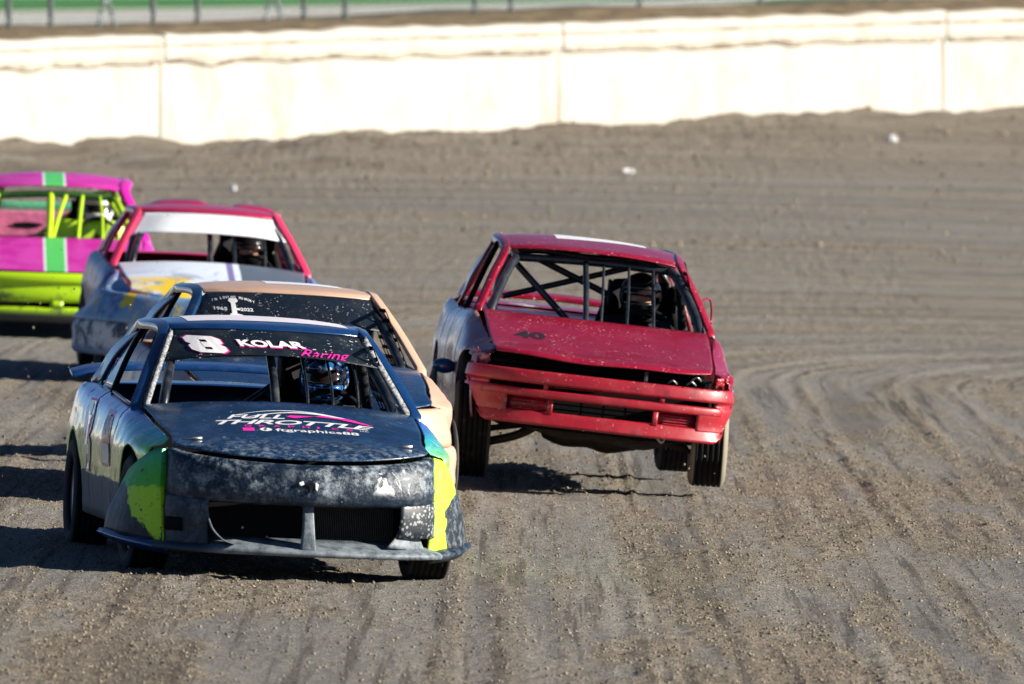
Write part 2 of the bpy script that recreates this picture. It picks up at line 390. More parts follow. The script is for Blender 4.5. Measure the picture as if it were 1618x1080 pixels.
for k in range(-15, 8):
    a, b = JO + JS * k + .02, JO + JS * (k + 1) - .02
    pn = wall_piece('wall_panel', a, b, [(0, -.9, 0), (0, .4, 0), (0, 1.06, 0), (-.22, 1.06, 0), (-.22, -.9, 0)], wallroot, M['wall'], k)
    wall_piece('top_rail', a, b, [(.07, 1.01, .05), (.085, 1.10, .05), (.075, 1.195, .015), (.04, 1.205, .015), (.045, 1.215, .015), (.075, 1.225, .015), (.065, 1.35, .05), (-.05, 1.37, .05), (-.2, 1.35, .05), (-.2, 1.07, 0), (.003, 1.065, 0)], wallroot, M['wall'], k)
    for zs, hh, jt in ((.99, .016, .055), (1.208, .010, .02)):      # thin patchy brown lines below the rail and in its groove
        wall_piece('brown_line', a + .1, b - .1, [(.092, zs - hh, jt), (.096, zs, jt), (.092, zs + hh * .6, jt * .9), (.06, zs, jt)], wallroot, M['brownline'], k)
    x, y = wall_pt(b + .02, -.02); dx, dy = wall_pt(b + .02, .0)
    jx, jy = wallroot.location.x, wallroot.location.y
    tube('joint_pipe', [(dx - jx, dy - jy, wall_base(b) - 1.9), (dx - jx, dy - jy, wall_base(b) - 1.08 + .98)], .03, M['wall'], wallroot, n=4, seg=8)

# ------------------------------------------------------------------ ground beyond the wall
M['berm'] = plain('dry weedy earth', (.20, .155, .095), .95, 0, .5, .5, .1, 3)
M['gravel'] = plain('pale gravel', (.62, .59, .54), .9, 0, .15, 0, .1, .5)
M['grass'] = plain('far grass', (.05, .24, .035), .9, 0, .3, 0, .1, .2)
ss = np.linspace(-122, 85, 400); outs = np.array([.18, .6, 1.2, 2, 3, 4.2, 5.5, 7, 9, 12, 16, 22])
V = []
for s in ss:
    crest = 2.42 + .0205 * np.clip(s, -20, 40)
    for o in outs:
        x, y = wall_pt(s, -o)
        b = wall_base(s) + 1.18
        zz = b + (crest - b) * float(sst(o, .2, 4)) - (crest - 2.15) * float(sst(o, 6, 20))
        zz += .12 * float(fbm(np.array([s * .5]), np.array([o * .5]), 4, 140)[0]) * float(sst(o, 0, 2))
        V.append((float(x), float(y), float(zz)))
tag(mesh('berm', V, quads(len(ss), len(outs)), M['berm']), kind='structure')
tag(mesh('field', [(-1500, 40, 1.9), (-62, 40, 1.9), (-45, 120, 1.9), (-25, 175, 2.0), (90, 215, 2.0), (1500, 260, 2.0), (1500, 5000, 2.15), (-1500, 5000, 2.15)], [tuple(range(8))], M['grass'], smooth=False), kind='structure')
tag(mesh('gravel_lot', [(-400, 190, 2.12), (-20, 190, 2.12), (60, 250, 2.14), (60, 1500, 2.2), (8, 1500, 2.2), (-13, 930, 2.2), (-25, 600, 2.2), (-400, 560, 2.2)], [tuple(range(8))], M['gravel'], smooth=False), kind='structure')

# chain-link fence on the berm
M['galv'] = plain('galvanised steel', (.22, .25, .26), .55, .4)
M['wire'] = plain('fence wire', (.16, .20, .20), .6, .3)
fr = empty('chain_link_fence', (0, 0, 0)); tag(fr, 'grey chain-link fence on steel posts on the berm behind the wall', 'fence')
def s_at(px, out):
    g = np.linspace(-30, 60, 1800); x, y = wall_pt(g, -out); return float(np.interp(px, 809 + 19500 * x / y, g))
FO = 5.0
def crest_z(s): return 2.50 + .0195 * min(max(s, -20), 40)
x, y = wall_pt(s_at(400, FO), -FO); fr.location = (float(x), float(y), crest_z(s_at(400, FO)))
def fpt(s, z, out=FO):
    x, y = wall_pt(s, -out); return (float(x) - fr.location.x, float(y) - fr.location.y, crest_z(s) + z - fr.location.z)
for px in (-260, -120, 14, 80, 242, 312, 480, 545, 750, 807, 1010, 1200, 1400, 1600, 1800):
    s = s_at(px, FO); tube('post', [fpt(s, -.5), fpt(s, 2.4)], .038, M['galv'], fr, n=2, seg=8)
for px in (168, 432):
    s = s_at(px, FO); tube('post_brace', [fpt(s - .16, -.12), fpt(s - .10, .16), fpt(s, .30), fpt(s + .10, .16), fpt(s + .18, -.12)], .03, M['galv'], fr, n=14, seg=6)
V = []; Fc = []
def wire(a, b, r=.004):
    k = len(V); 
    for p in (a, b): V.extend([(p[0] - r, p[1], p[2] - r), (p[0] + r, p[1], p[2] - r), (p[0], p[1], p[2] + r)])
    for i in range(3): Fc.append((k + i, k + (i + 1) % 3, k + 3 + (i + 1) % 3, k + 3 + i))
for s in np.arange(s_at(-260, FO), s_at(1800, FO), .07):
    wire(fpt(s, -.1, FO - .05), fpt(s + .6, 2.4, FO - .05)); wire(fpt(s, -.1, FO - .05), fpt(s - .6, 2.4, FO - .05))
o = mesh('wire_mesh', V, Fc, M['wire'], fr, smooth=False); tag(o, kind='stuff')
for zz in (0.05, 2.38):
    tube('fence_rail', [fpt(s, zz) for s in np.linspace(s_at(-260, FO), s_at(1800, FO), 12)], .02, M['galv'], fr, n=24, seg=6)

# litter on the bank
M['paper'] = plain('crumpled paper', (.75, .75, .76), .8, 0, .08, .4)
def litter(px, d, w, h, label):
    x = (px - 809) / 19500 * d; r = np.random.default_rng(px); n = 9; V = []
    for i in range(n):
        for j in range(n):
            a = 2 * math.pi * i / n; b = -math.pi / 2 + math.pi * j / (n - 1); q = r.uniform(.55, 1.2)
            V.append((w * q * math.cos(a) * math.cos(b), w * .7 * q * math.sin(a) * math.cos(b), h * (q * math.sin(b) + .7)))
    Fc = [(i * n + j, ((i + 1) % n) * n + j, ((i + 1) % n) * n + j + 1, i * n + j + 1) for i in range(n) for j in range(n - 1)]
    o = mesh('litter', V, Fc, M['paper'], smooth=False); o.location = (x, d, gz(x, d) + .01); o.rotation_euler = (0, 0, r.uniform(0, 3))
    return tag(o, label, 'litter', 'white litter on the dirt bank')
litter(368, 151, .06, .045, 'small white scrap on the dirt bank above the red and white car')
litter(993, 159, .13, .035, 'wide flat white scrap on the bank below the middle of the wall')
litter(1410, 168, .08, .06, 'white crumpled scrap on the bank at the right')

# crumbs of dirt thrown up behind and beside the cars
r = np.random.default_rng(21); V = []; Fc = []
for k in range(260):
    if k < 170: x, y, z = r.uniform(-3.6, -1.6), r.uniform(66, 96), abs(r.normal(0, .5)) + .1
    else: x, y, z = r.uniform(-.6, 1.4), r.uniform(75, 82), abs(r.normal(0, .28)) + .05
    z += gz(x, y); q = r.uniform(.003, .010); b = len(V)
    for d in ((1, 0, 0), (-1, 0, 0), (0, 1, 0), (0, -1, 0), (0, 0, 1), (0, 0, -1)): V.append(tuple(np.array((x, y, z)) + q * np.array(d) * r.uniform(.5, 1.4)))
    Fc += [(b + i, b + j, b + l) for i, j, l in ((0, 2, 4), (2, 1, 4), (1, 3, 4), (3, 0, 4), (2, 0, 5), (1, 2, 5), (3, 1, 5), (0, 3, 5))]
tag(mesh('flying_dirt', V, Fc, M['clod'], smooth=False), 'tiny crumbs of dirt thrown into the air beside the cars', 'dirt', kind='stuff')
# ------------------------------------------------------------------ car builder
# car frame: +x to the right of the picture, +y towards the tail, +z up; origin on the ground under the front axle
def wheel(root, x, y, R, w, steer=0, camber=0, tyre='tyre', rim='rim'):
    sg = 1 if x > 0 else -1
    rp = [(-.03, .06), (-.01, R * .30), (.01, R * .42), (-.02, R * .50), (-.06, R * .56), (-.075, R * .66), (-.07, R * .68), (.09, R * .66), (.085, R * .60), (.0, R * .3), (-.02, .06)]
    # dished steel wheel, outer face on the -x side before mirroring
    o = lathe('wheel', [(-sg * a, r) for a, r in rp], M[rim], root, seg=36)
    o.location = (x, y, R); o.rotation_euler = (0, rad(camber), rad(steer))
    hw = w / 2
    pr = [(-hw * .80, R * .66), (-hw * 1.0, R * .74), (-hw * 1.06, R * .85), (-hw * .98, R * .94), (-hw * .86, R * .985)]
    g = [-.62, -.31, 0, .31, .62]
    for a in g: pr += [(hw * (a - .13), R), (hw * (a - .035), R), (hw * (a - .03), R - .009), (hw * (a + .03), R - .009), (hw * (a + .035), R)]
    pr += [(hw * .80, R), (hw * .86, R * .985), (hw * .98, R * .94), (hw * 1.06, R * .85), (hw, R * .74), (hw * .8, R * .66)]
    lathe('tyre', pr, M[tyre], o, seg=56)
    V = []; Fc = []
    for k in range(5):                         # wheel nuts
        a = 2 * math.pi * k / 5; c = (sg * .035, .057 * math.cos(a), .057 * math.sin(a)); b = len(V)
        for h in (0, .02):
            for j in range(6): V.append((c[0] + sg * h, c[1] + .011 * math.cos(j * 1.047), c[2] + .011 * math.sin(j * 1.047)))
        Fc += [(b + j, b + (j + 1) % 6, b + 6 + (j + 1) % 6, b + 6 + j) for j in range(6)] + [tuple(b + 6 + j for j in range(6))]
    mesh('wheel_nuts', V, Fc, M['metal'], o, smooth=False)
    return o

class Car:
    def __init__(s, name, label, pos, yaw, roll, extra=0, zc=.3, group=None):
        s.root = empty(name, pos, (0, rad(roll), rad(yaw))); tag(s.root, label, 'race car', group)
        R = Matrix.Rotation(rad(extra), 3, 'Y'); c = Vector((0, 0, zc))
        s.brot = (0, rad(extra), 0); s.bloc = c - R @ c; s.extra = extra
    def b(s, o):                                # place a part with the (rolled) body
        if s.extra and o.parent is s.root: o.rotation_euler = s.brot; o.location = s.bloc
        return o
    def body_matrix(s):
        m = Matrix.LocRotScale(s.root.location, s.root.rotation_euler, None)
        return m @ Matrix.LocRotScale(s.bloc, Euler(s.brot), None)
    def surf(s, name, rows, mat, nu=25, nv=17, thick=.006, fn=None, parent=None):
        S = Surf(rows, nu, nv); S.o = s.b(S.obj(name, mat, parent or s.root, thick, fn)); return S
    def tube(s, name, pts, r, mat, **k): return s.b(tube(name, pts, r, mat, s.root, **k))
    def strip(s, name, pts, w, h, mat, **k): return s.b(strip(name, pts, w, h, mat, s.root, **k))
    def box(s, name, lo, hi, mat, bevel=.01, fn=None): return s.b(box(name, lo, hi, mat, s.root, bevel, fn))
    # ---- body side as a height-field x(y,z)
    def setside(s, top, W, zw, sill, arches):
        s.top = np.array(top); s.W = np.array(W); s.zw = zw; s.sill = sill; s.arches = arches
        yy = np.linspace(s.top[0, 0], s.top[-1, 0], 200)
        tt = cr(s.top, 400); ww = cr(s.W, 400); s._t = tt; s._w = ww
    def edge(s, y): return np.interp(y, s._t[:, 0], s._t[:, 1]), np.interp(y, s._t[:, 0], s._t[:, 2])
    def side_x(s, y, z):
        xt, zt = s.edge(y); W = np.interp(y, s._w[:, 0], s._w[:, 1])
        k = cr([(xt, zt), (max(xt + .01, W - .045), zt - .05), (W - .004, s.zw + .08), (W, s.zw), (W - .006, s.zw - .18), (W - .03, s.sill), (W - .05, s.sill - .1)], 60)
        o = np.argsort(k[:, 1]); return np.interp(z, k[o, 1], k[o, 0])
    def zbot(s, y):
        z = s.sill
        for yc, zc, r in s.arches:
            if abs(y - yc) < r: z = max(z, zc + math.sqrt(r * r - (y - yc) ** 2))
        return z
    def panel(s, name, y0, y1, sg, mat, dent=None, n=None):
        ys = set(np.linspace(y0, y1, n or max(8, int((y1 - y0) / .04))))
        for yc, zc, r in s.arches:
            for a in (-r, r): 
                for e in (-.001, .001):
                    if y0 < yc + a + e < y1: ys.add(yc + a + e)
        ys = sorted(ys); V = []; nz = 18
        for y in ys:
            zt = s.edge(y)[1]; zb = min(s.zbot(y), zt - .01)
            for i in range(nz):
                t = i / (nz - 1); z = zt + (zb - zt) * t ** 1.35
                p = np.array([sg * s.side_x(y, z), y, z])
                if dent is not None: p = dent(p)
                V.append(p)
        return s.b(mesh(name, V, quads(len(ys), nz), mat, s.root, thick=.006))
    def band(s, name, plan, prof, u0, u1, mat, n=44, thick=.008, fn=None, m=None):
        """bumper strip: plan = xy points around the nose, prof(u) = [(out, z), ...]"""
        P = cr(plan, 400); d = np.r_[0, np.cumsum(np.hypot(*np.diff(P, axis=0).T))]; d /= d[-1]
        V = []
        for u in np.linspace(u0, u1, n):
            p = np.array([np.interp(u, d, P[:, 0]), np.interp(u, d, P[:, 1])])
            a = np.array([np.interp(min(u + .01, 1), d, P[:, 0]), np.interp(min(u + .01, 1), d, P[:, 1])]); b_ = np.array([np.interp(max(u - .01, 0), d, P[:, 0]), np.interp(max(u - .01, 0), d, P[:, 1])])
            tg = (a - b_) / np.linalg.norm(a - b_); nn = np.array([tg[1], -tg[0]])
            pr = cr(prof(u), m) if m else np.array(prof(u), float)
            for o_, z in pr:
                q = np.array([*(p + nn * o_), z]); V.append(fn(q) if fn else q)
        k = len(V) // n
        return s.b(mesh(name, V, quads(n, k), mat, s.root, thick=thick))
    def greenhouse(s, ab, at, ac, re, rc, cb, roofm, pilm, n_extra=None, pw=.03, mid=None, railm=None):
        """ab A-pillar base, at roof front corner, ac roof front centre, re/rc roof rear corner/centre, cb C-pillar base (all on the +x side)"""
        me_, mc = mid
        def row(e, c, k=.0):
            ex, ey, ez = e; cx, cy, cz = c
            pts = []
            for f in (-1, -.92, -.75, -.4, 0, .4, .75, .92, 1):
                a = abs(f); pts.append((f * ex, cy + (ey - cy) * a ** 2.2, cz + (ez - cz) * a ** 2.6))
            return pts
        fr_e = (at[0] - .01, at[1] + .01, at[2]); 
        s.roof = s.surf('roof', [row(fr_e, ac), row((at[0], at[1] + .12, at[2] + .028), (0, ac[1] + .14, ac[2] + .030)), row(me_, mc), row(re, rc)], roofm, 33, 25, .008)
        for sg in (-1, 1):
            f = lambda p: (sg * p[0], p[1], p[2])
            P = [f(ab), f(((ab[0] + at[0]) / 2 + .012, (ab[1] + at[1]) / 2, (ab[2] + at[2]) / 2 + .012)), f((at[0] + .025, at[1] + .02, at[2] - .005)), f((me_[0] + .028, me_[1], me_[2] - .018)), f((re[0] + .03, re[1], re[2] - .02)), f(cb)]
            s.strip('pillar_rail', P, [(sg * pw, 0, -.01)] * 6, [(0, .012, .022)] * 6, railm or pilm, n=40)
            # C-pillar sail panel
            s.surf('rear_pillar', [[f((re[0] + .03, re[1] - .25, re[2] - .02)), f((re[0] + .02, re[1] + .02, re[2] - .02))], [f(((re[0] + cb[0]) / 2 + .04, (re[1] + cb[1]) / 2 - .27, (re[2] + cb[2]) / 2)), f(((re[0] + cb[0]) / 2 + .03, (re[1] + cb[1]) / 2 + .05, (re[2] + cb[2]) / 2 + .02))], [f((cb[0] + .01, cb[1] - .3, cb[2] - .01)), f((cb[0], cb[1] + .12, cb[2] - .01))]], pilm, 7, 11, .02)
    def shell(s, hw, y0, y1, dash, deckz, floor=.2, deck=(2.9, 3.5), mat=None, fw=.5):
        """dark insides: floor pan, engine bay, dash, door cards, bulkhead"""
        m = mat or M['inner']
        s.box('floor_pan', (-hw + .05, y0, floor), (hw - .05, y1, floor + .12), M['black'], .02)
        s.box('engine_block', (-.34, y0 + .18, floor + .1), (.30, fw - .1, dash[1] - .30), M['rust'], .04)
        s.box('firewall', (-hw, fw, floor + .1), (hw, fw + .05, dash[1] - .05), m, .01)
        s.box('dashboard', (-hw, fw + .055, dash[1] - .26), (hw, fw + .30, dash[1] - .055), m, .03)
        for sg in (-1, 1): s.box('door_card', (sg * (hw + .03) - .015, fw + .33, floor + .05), (sg * (hw + .03) + .015, deck[0], dash[1] - .08), m, .01)
        s.box('rear_bulkhead', (-hw, deck[0] - .05, floor + .125), (hw, deck[0], deckz - .16), m, .01)

def seat(c, x, y, z, mat, wings=True):
    rows = [[(x - .24, y - .42, z + .03), (x, y - .44, z - .02), (x + .24, y - .42, z + .03)], [(x - .25, y - .05, z + .02), (x, y - .03, z - .05), (x + .25, y - .05, z + .02)],
            [(x - .26, y + .10, z + .12), (x, y + .14, z + .10), (x + .26, y + .10, z + .12)], [(x - .27, y + .10, z + .45), (x, y + .22, z + .45), (x + .27, y + .10, z + .45)], [(x - .17, y + .2, z + .74), (x, y + .27, z + .76), (x + .17, y + .2, z + .74)]]
    c.surf('seat', rows, mat, 13, 21, .04)
    if wings:
        for sg in (-1, 1): c.strip('head_support', [(x + sg * .20, y + .20, z + .66), (x + sg * .205, y - .04, z + .64)], (.012, 0, 0), (0, 0, .075), mat, n=4)

def steering(c, x, y, z, mat):
    P = [(x + .17 * math.cos(a), y - .09 * math.sin(a) * -1, z + .145 * math.sin(a)) for a in np.linspace(0, 2 * math.pi, 25)]
    o = c.tube('steering_wheel', P, .015, mat, straight=True, seg=8)
    o2 = tube('steering_column', [(x, y, z), (x, y - .45, z - .12)], .02, mat, o, n=3); return o

# ------------------------------------------------------------------ seated drivers
def ellip(n, m, fn, sel=None):
    V = []; Fc = []
    for i in range(m + 1):
        b = -math.pi / 2 + math.pi * i / m
        for k in range(n):
            a = 2 * math.pi * k / n; V.append(fn(math.cos(b) * math.cos(a), math.cos(b) * math.sin(a), math.sin(b)))
    for i in range(m):
        for k in range(n):
            if sel is None or sel(i, k): Fc.append((i * n + k, i * n + (k + 1) % n, (i + 1) * n + (k + 1) % n, (i + 1) * n + k))
    return V, Fc
def skin_mesh(name, joints, edges, mat, levels=1):
    me = bpy.data.meshes.new(name); me.from_pydata([j[0] for j in joints], edges, [])
    o = bpy.data.objects.new(name, me); link(o)
    o.modifiers.new('skin', 'SKIN'); sv = me.skin_vertices
    if not sv: 
        bpy.context.view_layer.objects.active = o; bpy.ops.mesh.customdata_skin_add(); sv = me.skin_vertices
    for k, j in enumerate(joints):
        r = j[1]; sv[0].data[k].radius = r if isinstance(r, tuple) else (r, r)
    sv[0].data[0].use_root = True
    md = o.modifiers.new('sub', 'SUBSURF'); md.levels = levels; md.render_levels = levels
    dg = bpy.context.evaluated_depsgraph_get(); m2 = bpy.data.meshes.new_from_object(o.evaluated_get(dg))
    bpy.data.objects.remove(o); m2.name = name; m2.materials.clear(); m2.materials.append(mat)
    m2.polygons.foreach_set('use_smooth', [True] * len(m2.polygons)); return m2
def driver_mesh():
    J = []; E = []
    def j(p, r, par=None):
        J.append((p, r)); k = len(J) - 1
        if par is not None: E.append((par, k))
        return k
    pel = j((0, 0, 0), (.17, .13)); ab = j((0, .03, .16), (.16, .115), pel); ch = j((0, .05, .34), (.185, .125), ab); nb = j((0, .04, .46), (.085, .08), ch); nk = j((0, .01, .54), (.06, .06), nb); j((0, -.01, .62), (.08, .09), nk)
    for sg in (-1, 1):
        sh = j((sg * .19, .04, .41), .075, ch); el = j((sg * .30, -.14, .22), .052, sh); wr = j((sg * .185, -.40, .28), .035, el); pa = j((sg * .165, -.455, .30), (.042, .025), wr)
        for q in range(4):
            f1 = j((sg * (.150 - .006 * q), -.495, .335 - .024 * q), .010, pa); j((sg * (.125 - .006 * q), -.49, .34 - .024 * q), .009, f1)
        th = j((sg * .135, -.45, .325), .012, pa); j((sg * .125, -.475, .345), .010, th)
        hp = j((sg * .10, -.05, -.01), .10, pel); kn = j((sg * .16, -.46, .09), .068, hp); an = j((sg * .13, -.80, -.10), .045, kn); j((sg * .13, -.93, -.06), .04, an)
    return skin_mesh('person', J, E, M['suit'], 1)
DRIVER = driver_mesh()
def driver(car, x, y, z, label, shell_m, visor=None, face=False, turn=0, patches=None):
    o = bpy.data.objects.new('person', DRIVER); link(o)
    o.matrix_world = car.body_matrix() @ Matrix.Translation((x, y, z)); tag(o, label, 'person', 'race drivers in the cars')
    def hf(a, b, c):
        px = .128 * a; py = .152 * b; pz = .142 * c
        if b < 0 and c < -.05: py -= .035 * min(1, -b * 1.3) * min(1, (-c) * 2.2)   # chin bar
        if c < -.55: px *= 1.1; 
        return (px, py - .015, max(pz, -.125) + .62)
    n, m = 32, 24
    def eye(i, k):
        b = -math.pi / 2 + math.pi * (i + .5) / m; a = 2 * math.pi * (k + .5) / n
        zz = math.sin(b); return -.22 < zz < .30 and math.sin(a) < -.42
    V, Fc = ellip(n, m, hf, lambda i, k: not eye(i, k))
    h = mesh('helmet', V, Fc, shell_m, o, thick=.012)
    if face: visor = M['visor']; eye0 = eye; eye = lambda i, k: eye0(i, k) and math.sin(-math.pi / 2 + math.pi * (i + .5) / m) > .02
    if visor:
        V, Fc = ellip(n, m, lambda a, b, c: tuple(np.array((0, -.015, .62)) + (np.array(hf(a, b, c)) - np.array((0, -.015, .62))) * 1.015), eye)
        mesh('helmet_visor', V, Fc, visor, h, thick=.003)
    if face:
        def ff(a, b, c):
            nose = .022 * math.exp(-(a / .22) ** 2 - ((c - .0) / .3) ** 2) * (b < 0)
            sock = -.010 * (math.exp(-((a - .42) / .2) ** 2) + math.exp(-((a + .42) / .2) ** 2)) * math.exp(-((c - .18) / .16) ** 2) * (b < 0)
            return (.085 * a, .115 * b - nose - sock, .115 * c + .62)
        V, Fc = ellip(24, 20, ff); mesh('face', V, Fc, M['skin'], h)
        for sg in (-1, 1):
            V, Fc = ellip(8, 6, lambda a, b, c: (sg * .035 + .014 * a, -.098 + .012 * b, .642 + .011 * c)); mesh('eye', V, Fc, M['blackvinyl'], h)
    V, Fc = ellip(20, 8, lambda a, b, c: (.115 * a, .12 * b, .035 * c + .475)); mesh('neck_collar', V, Fc, M['black'], o)
    for (px, py, pz, w, hh, m_) in patches or []:
        mesh('suit_patch', [(px - w, py, pz - hh), (px + w, py, pz - hh), (px + w, py + .02, pz + hh), (px - w, py + .02, pz + hh)], [(0, 1, 2, 3)], m_, o, smooth=False, thick=.006)
    return o
def inv(S, a, b, ia, ib, u=.5, v=.5):
    for _ in range(12):
        p = S.at(u, v); e = np.array([a - p[ia], b - p[ib]]); h = .01
        du = (S.at(u + h, v) - S.at(u - h, v)) / (2 * h); dv = (S.at(u, v + h) - S.at(u, v - h)) / (2 * h)
        J = np.array([[du[ia], dv[ia]], [du[ib], dv[ib]]])
        try: d = np.linalg.solve(J, e)
        except Exception: break
        u = min(max(u + d[0], .02), .98); v = min(max(v + d[1], .02), .98)
    return u, v
def on(S, ia, ib, off, toward):
    def f(a, b):
        u, v = inv(S, a, b, ia, ib); n = S.nrm(u, v)
        if np.dot(n, toward) < 0: n = -n
        return S.at(u, v) + n * off
    return f
def put_text(car, parent, body, fmap, x0, x1, y0, h, mat, bold=.0, shear=0, slope=0, name='lettering', spacing=1.0):
    V, Fc = flat_text(body, bold, shear, spacing); w = V[:, 0].max(); H = .73
    V2 = [(x0 + a / w * (x1 - x0), y0 + b / H * h + slope * (a / w) * (x1 - x0)) for a, b in V]
    o = mesh(name, [fmap(a, b) for a, b in V2], Fc, mat, parent, smooth=False); return o
EIGHT = ([(0.18, 0), (.82, 0), (1, .16), (1, .40), (.90, .5), (1, .60), (1, .84), (.82, 1), (.18, 1), (0, .84), (0, .60), (.10, .5), (0, .40), (0, .16)])
def eight(fmap, x0, y0, w, h, shear, mats, parent, off=(0, 0), ground_m=None):
    for k, (g, m_) in enumerate(((.05, mats[0]), (0, mats[1]))):
        V = []; Fc = []
        # outer ring strips and two square holes, built as quads between outline and holes
        pts = [((a - .5) * (1 + 2 * g) + .5, (b - .5) * (1 + 1.4 * g) + .5) for a, b in EIGHT]
        hol = [[(.40, .20), (.60, .20), (.60, .34), (.40, .34)], [(.40, .64), (.60, .64), (.60, .78), (.40, .78)]]
        if g: V = pts; Fc = [tuple(range(len(pts)))]
        else:
            L = .5
            lo = [pts[i] for i in (13, 0, 1, 2, 3, 4)]; 
            xs_ = [(0, .40), (.40, .60), (.60, 1.0)]
            def poly(P): k0 = len(V); V.extend(P); Fc.append(tuple(range(k0, k0 + len(P))))
            poly([(0, .16), (.18, 0), (.40, 0), (.40, 1), (.18, 1), (0, .84), (0, .60), (.10, .5), (0, .40)])
            poly([(.60, 0), (.82, 0), (1, .16), (1, .40), (.90, .5), (1, .60), (1, .84), (.82, 1), (.60, 1)])
            for a, b in ((0, .20), (.34, .64), (.78, 1)): poly([(.40, a), (.60, a), (.60, b), (.40, b)])
        W3 = [fmap(x0 + a * w + shear * (b - .5) * h, y0 + b * h, k) for a, b in V]
        mesh('number', W3, Fc, m_, parent, smooth=False)

# ================================================================== front car: navy / green number 8
t = NT('navy wrap'); s = t.sep()
n1 = t.noise(6, 8, .7); n2 = t.noise(60, 3); ns = t.noise(9, 4, .6, None, .6, (1, .35, 1))
base = t.mix(t.ramp(n1, .35, .7), (.002, .014, .042), (.003, .032, .095))
sc = t.math('MULTIPLY', t.ramp(ns, .665, .685), t.ramp(s[1], .02, -.12)); base = t.mix(t.math('MULTIPLY', sc, t.ramp(t.noise(2.2, 2), .48, .56)), base, (.70, .06, .10))
ch = t.math('MULTIPLY', t.ramp(t.noise(38, 2, .5, None, .8), .72, .75), .6); base = t.mix(ch, base, (.42, .45, .48))
fd = t.math('MULTIPLY', t.ramp(s[1], -.30, -.66), t.ramp(t.noise(24, 5, .75), .42, .68)); d = t.math('MAXIMUM', t.math('MULTIPLY', fd, .8), t.math('MULTIPLY', t.ramp(n1, .48, .8), .10))
M['f_navy'] = t.fin(t.mix(t.math('MULTIPLY', d, .6), base, (.26, .32, .36)), t.math('ADD', .27, t.math('MULTIPLY', d, .5)), 0, .35, .5); t.bump(t.noise(3.4, 4, .55), .55, .03)
t = NT('dusty navy nose'); s = t.sep()
n1 = t.noise(15, 9, .78); n2 = t.noise(3.0, 3, .5); n3 = t.noise(120, 2)
d = t.math('MULTIPLY', t.math('MULTIPLY', t.ramp(n1, .44, .70), t.math('ADD', .05, t.math('MULTIPLY', t.ramp(n2, .35, .6), 1.0))), t.math('MULTIPLY', t.math('ADD', .25, t.math('MULTIPLY', t.ramp(s[2], .43, .49), .75)), t.math('ADD', .25, t.math('MULTIPLY', t.ramp(s[0], -.72, -.58), .75)))); d = t.math('MULTIPLY', d, t.ramp(s[2], .62, .56)) if False else d
sp = t.ramp(n3, .70, .74); c = t.mix(d, (.003, .012, .028), (.36, .42, .47)); c = t.mix(t.math('MULTIPLY', sp, .35), c, (.5, .53, .55))
wh = t.math('MULTIPLY', t.ramp(t.noise(7.5, 5, .6, None, 1.2), .55, .60), t.math('MULTIPLY', t.math('MULTIPLY', t.ramp(s[0], .30, .38), t.ramp(s[0], .64, .56)), t.math('MULTIPLY', t.ramp(s[2], .46, .50), t.ramp(s[2], .62, .58))))
c = t.mix(wh, c, (.62, .65, .68))
M['f_nose'] = t.fin(c, t.math('ADD', .42, t.math('MULTIPLY', d, .4)), 0, .04, .35); t.bump(t.noise(14, 6), .5, .02)
t = NT('navy corner with worn lime stripe'); s = t.sep(); n1 = t.noise(9, 5, .65); n2 = t.noise(20, 6, .75); e = t.math('ADD', t.math('SUBTRACT', s[1], t.math('MULTIPLY', t.ramp(s[2], .38, .55), .17)), t.math('MULTIPLY', t.math('SUBTRACT', n1, .5), .09)); c = t.mix(t.math('MULTIPLY', t.ramp(n2, .45, .7), .6), (.006, .014, .026), (.30, .33, .35)); c = t.mix(t.math('MULTIPLY', t.ramp(e, -.468, -.478), t.math('SUBTRACT', 1.0, t.math('MULTIPLY', t.ramp(n2, .56, .60), .8))), c, (.46, .74, .03)); M['f_noser'] = t.fin(c, .5, 0, .1, .35); t.bump(n1, .4, .02)
t = NT('dusty grey lip'); n1 = t.noise(16, 7, .7); s = t.sep(); M['f_lip'] = t.fin(t.mix(t.math('MULTIPLY', t.ramp(n1, .25, .65), t.ramp(s[0], -.56, -.38)), (.012, .028, .05), (.19, .225, .25)), .6, 0); t.bump(n1, .3, .01)  # left end of the lip coloured dark navy to stand for shade
t = NT('pebbled corner'); vo = t.node('ShaderNodeTexVoronoi'); vo.inputs['Scale'].default_value = 52; t.l.new(t.co(), vo.inputs[0])
pb = t.math('MULTIPLY', t.ramp(vo.outputs[0], .50, .34), t.ramp(t.noise(11, 3), .38, .46)); M['f_pebble'] = t.fin(t.mix(pb, (.010, .018, .026), (.28, .29, .30)), .55, 0, .05)
t = NT('blue to green side wrap'); s = t.sep(); n1 = t.noise(3.2, 5, .65); n2 = t.noise(11, 6, .7, None, .5, (1, 1, .5)); zz = t.math('ADD', s[2], t.math('MULTIPLY', t.math('SUBTRACT', n1, .5), .12))
c = t.mix(t.ramp(zz, .80, .74), (.002, .13, .60), (.02, .50, .55)); c = t.mix(t.ramp(zz, .74, .62), c, (.30, .80, .16))
c = t.mix(t.ramp(zz, .58, .48), c, (.70, .90, .12)); c = t.mix(t.math('MULTIPLY', t.ramp(n2, .56, .68), t.ramp(zz, .80, .70)), c, (.92, .95, .60))  # white-yellow streaks painted in for bright reflections on the lime
c = t.mix(t.math('MULTIPLY', t.ramp(t.noise(30, 3), .63, .66), t.ramp(n1, .45, .55)), c, (.01, .015, .01))
lo = t.ramp(t.math('ADD', s[2], t.math('MULTIPLY', t.math('SUBTRACT', n2, .5), .05)), .45, .435); c = t.mix(lo, c, (.16, .145, .13))
